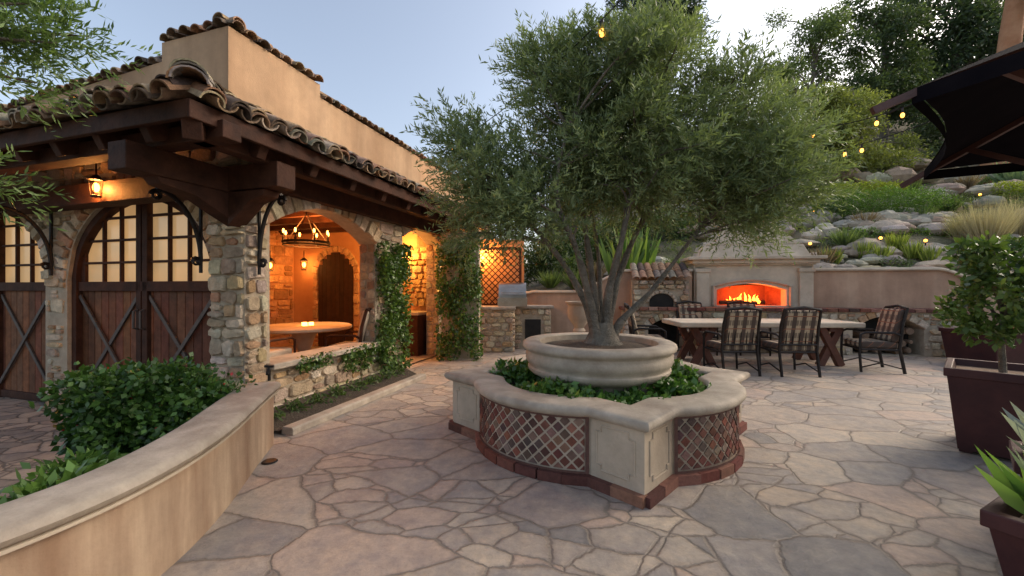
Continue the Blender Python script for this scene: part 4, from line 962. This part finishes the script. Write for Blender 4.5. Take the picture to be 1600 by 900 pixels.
def rb(px0,px1,py0,py1,Y,r,n,seed):
    rg=random.Random(seed); return [bgb(rg.uniform(px0,px1),rg.uniform(py0,py1),Y+rg.uniform(-1.5,1.5),r*rg.uniform(.7,1.2),r*rg.uniform(.5,.8)) for _ in range(n)]
tree('oak_tree',1480,25,rb(1390,1640,-60,200,25,1.8,50,1),46000,.27,(.03,.055,.03),(.13,.18,.08),.35)
tree('oak_tree',1380,23,rb(1330,1440,10,170,23,1.2,26,2),22000,.2,(.035,.065,.03),(.16,.21,.075),.25)
tree('pepper_tree',1260,22,rb(1205,1340,30,170,22,.9,26,3),17000,.16,(.06,.095,.03),(.24,.31,.1),.16)
tree('acacia_tree',1350,17.5,rb(1280,1420,150,270,17.5,.9,26,4),26000,.13,(.1,.13,.03),(.38,.41,.11),.15)
tree('oak_tree',1550,20,rb(1440,1650,160,265,20,1.0,28,5),26000,.17,(.035,.06,.03),(.16,.2,.08),.2)
tree('cypress_tree',1035,27,rb(965,1085,-40,50,27,1.2,26,6)+rb(1010,1060,60,200,27,1.0,8,7),24000,.2,(.02,.04,.025),(.07,.11,.05),.3)
tree('acacia_tree',1230,18,rb(1190,1300,200,330,18,.9,22,8),20000,.12,(.06,.09,.03),(.24,.3,.1),.14)
tree('oak_tree',1600,34,rb(1250,1700,120,270,34,2.4,34,12),26000,.32,(.05,.075,.04),(.16,.2,.1),.3)
e=empty('eucalyptus_tree'); mb=MB(); mb.tube([( (1545-800)/630*16,16,5.0),((1562-800)/630*16,16,8),((1578-800)/630*16,16,11.5),((1600-800)/630*16,16,15)],[.42,.36,.32,.26],12); mb.build('trunk',M['eucbark'],e,True)
cloud('foliage',rb(1600,1700,-120,-40,16,1.2,8,20),6000,.16,.05,(.03,.05,.02),(.12,.16,.07),'leaf',e)
# ------------------------------------------------------------ string lights
sl_=empty('string_lights'); mb=MB(); bb=MB()
def strand(p,q,sag,ts):
    p=V(p);q=V(q); pts=[p.lerp(q,t/24)-Z*(sag*4*(t/24)*(1-t/24)) for t in range(25)]; mb.tube(pts,.006,4)
    for t in ts:
        c=p.lerp(q,t)-Z*(sag*4*t*(1-t)); mb.tube([c,c-Z*.07],.013,6); bb.ball(c-Z*.105,(.024,.024,.036),n=8,m=5)
def at(px,py,Y): return ((px-800)/630*Y,Y,hz(py,Y))
strand(at(700,225,6.5),at(1000,-30,2.9),.15,(.05,.9))
strand(at(1180,200,7.0),at(1560,100,5.0),.3,(.3,.58,.68)); strand(at(1150,240,8),at(1520,160,5.5),.3,(.2,.55,.62)); strand(at(700,300,8),at(1200,250,8),.35,(.2,.75))
mb.build('wire',M['iron'],sl_); bb.build('bulbs',M['bulb'],sl_,True)
pl_=empty('garden_lights'); bb=MB(); mb=MB()
for px,Y in((1265,11),(1375,10.6),(1445,10.3),(1530,13.2),(1270,13)):
    x=(px-800)/630*Y; y=Y; z=H(x,Y); mb.tube([(x,y,z-.1),(x,y,z+.32)],.015,5); bb.ball((x,y,z+.36),.038)
mb.build('stakes',M['iron'],pl_); bb.build('bulbs',M['bulb'],pl_)
# ------------------------------------------------------------ umbrella
um=empty('patio_umbrella'); C=V((3.2,1.15,0)); RU=1.66; a1=math.atan2(1.63-1.15,1.6-3.2)
tips=[C+V((RU*math.cos(a1-i*math.pi/3),RU*math.sin(a1-i*math.pi/3),2.2)) for i in range(6)]; apex=C+Z*2.85
mb=MB(); rib=MB()
for i in range(6):
    t0,t1=tips[i],tips[(i+1)%6]; rows=[]
    for s_ in range(9):
        f=s_/8; p0=apex.lerp(t0,f); p1=apex.lerp(t1,f); row=[]
        for j in range(9):
            g=j/8; p_=p0.lerp(p1,g); p_=p_+(apex.lerp(C+Z*2.2,.5)-p_)*0.07*math.sin(math.pi*g)*f; row.append(p_)
        rows.append(row)
    mb.grid(rows)
    v0=[t0,*[t0.lerp(t1,j/8)+((C+Z*2.2)-t0.lerp(t1,j/8))*.07*math.sin(math.pi*j/8) for j in range(1,8)],t1]
    mb.grid([v0,[q-Z*.06 for q in v0]])
    d=(t0-apex).normalized(); rib.beam(apex-Z*.02,t0+d*.14-Z*.02,.025,.03)
    rib.beam(apex.lerp(t0,.86)-Z*.02,C+Z*1.35,.022,.03)
mb.build('canopy',M['canvas'],um,True,0,60); rib.build('ribs',m_noise('umbrella_wood',(.05,.02,.015),(.1,.04,.03),6,.5),um)
mb=MB(); mb.tube([C,C+Z*2.95],.035,12); mb.lathe([(.001,.08),(.35,.08),(.4,.04),(.4,0)],C,24); mb.build('pole',M['wood'],um,True)
# ------------------------------------------------------------ planter boxes
def pbox(name,cx,cy,w0,w1,h_,rz=0):
    e=empty(name,(cx,cy,0),rz); mb=MB(); z0=.03
    pr=[(w0,z0),(w1,h_-.07),(w1+.02,h_-.07),(w1+.02,h_),(w1-.03,h_),(w1-.05,h_-.1)]
    mb.grid([[(sx*r,sy*r,z) for sx,sy in((-1,-1),(1,-1),(1,1),(-1,1))] for r,z in pr],closed=True); mb.face([(sx*w0,sy*w0,z0) for sx,sy in((-1,-1),(-1,1),(1,1),(1,-1))])
    for s_ in(-1,1): mb.box(s_*w0*.85-.04,s_*w0*.85+.04,-w0*.9,w0*.9,0,.03)
    mb.build('box',M['planter'],e,False,.006); mb=MB(); mb.face([(sx*(w1-.045),sy*(w1-.045),h_-.06) for sx,sy in((-1,-1),(1,-1),(1,1),(-1,1))]); mb.build('bark_mulch',M['log'],e)
    return e
pbox('square_planter',4.24,3.42,.31,.37,.72,-.85)
e=empty('potted_tree'); mb=MB(); bx,by=4.16,3.42; mb.tube([(bx,by,.64),(bx-.02,by,1.0),(bx+.02,by,1.35)],[.026,.02,.015],8)
bl=[]
for i in range(30):
    an=R.uniform(0,6.28); z=R.uniform(.98,1.8); rr_=R.uniform(.1,.48)*(1-.5*abs(z-1.3)); c=V((bx+rr_*math.cos(an),by+rr_*math.sin(an),z)); mb.tube([(bx,by,.95+(z-.95)*.35),V((bx,by,z)).lerp(c,.6),c+Z*.12],[.01,.006,.003],5); bl.append((tuple(c),(.10,.10,.12)))
mb.build('trunk_and_limbs',M['bark'],e,True); cloud('foliage',bl,3600,.065,.035,(.04,.085,.02),(.18,.27,.06),'leafg',e,.15)
pbox('square_planter',8.6,7.3,.36,.42,.65,.1)
pbox('square_planter',2.42,1.58,.24,.3,.46,-1.1)
tuft('broadleaf_plant',800+2.33/1.66*630,1.66,.32,60,1.2,(.06,.14,.03),(.24,.38,.08),.06,.40)
pbox('square_planter',3.1,2.2,.16,.22,.45,-.85)
tuft('agave_plant',800+3.02/2.2*630,2.2,.40,26,1.6,(.2,.23,.24),(.32,.36,.37),.08,.42)
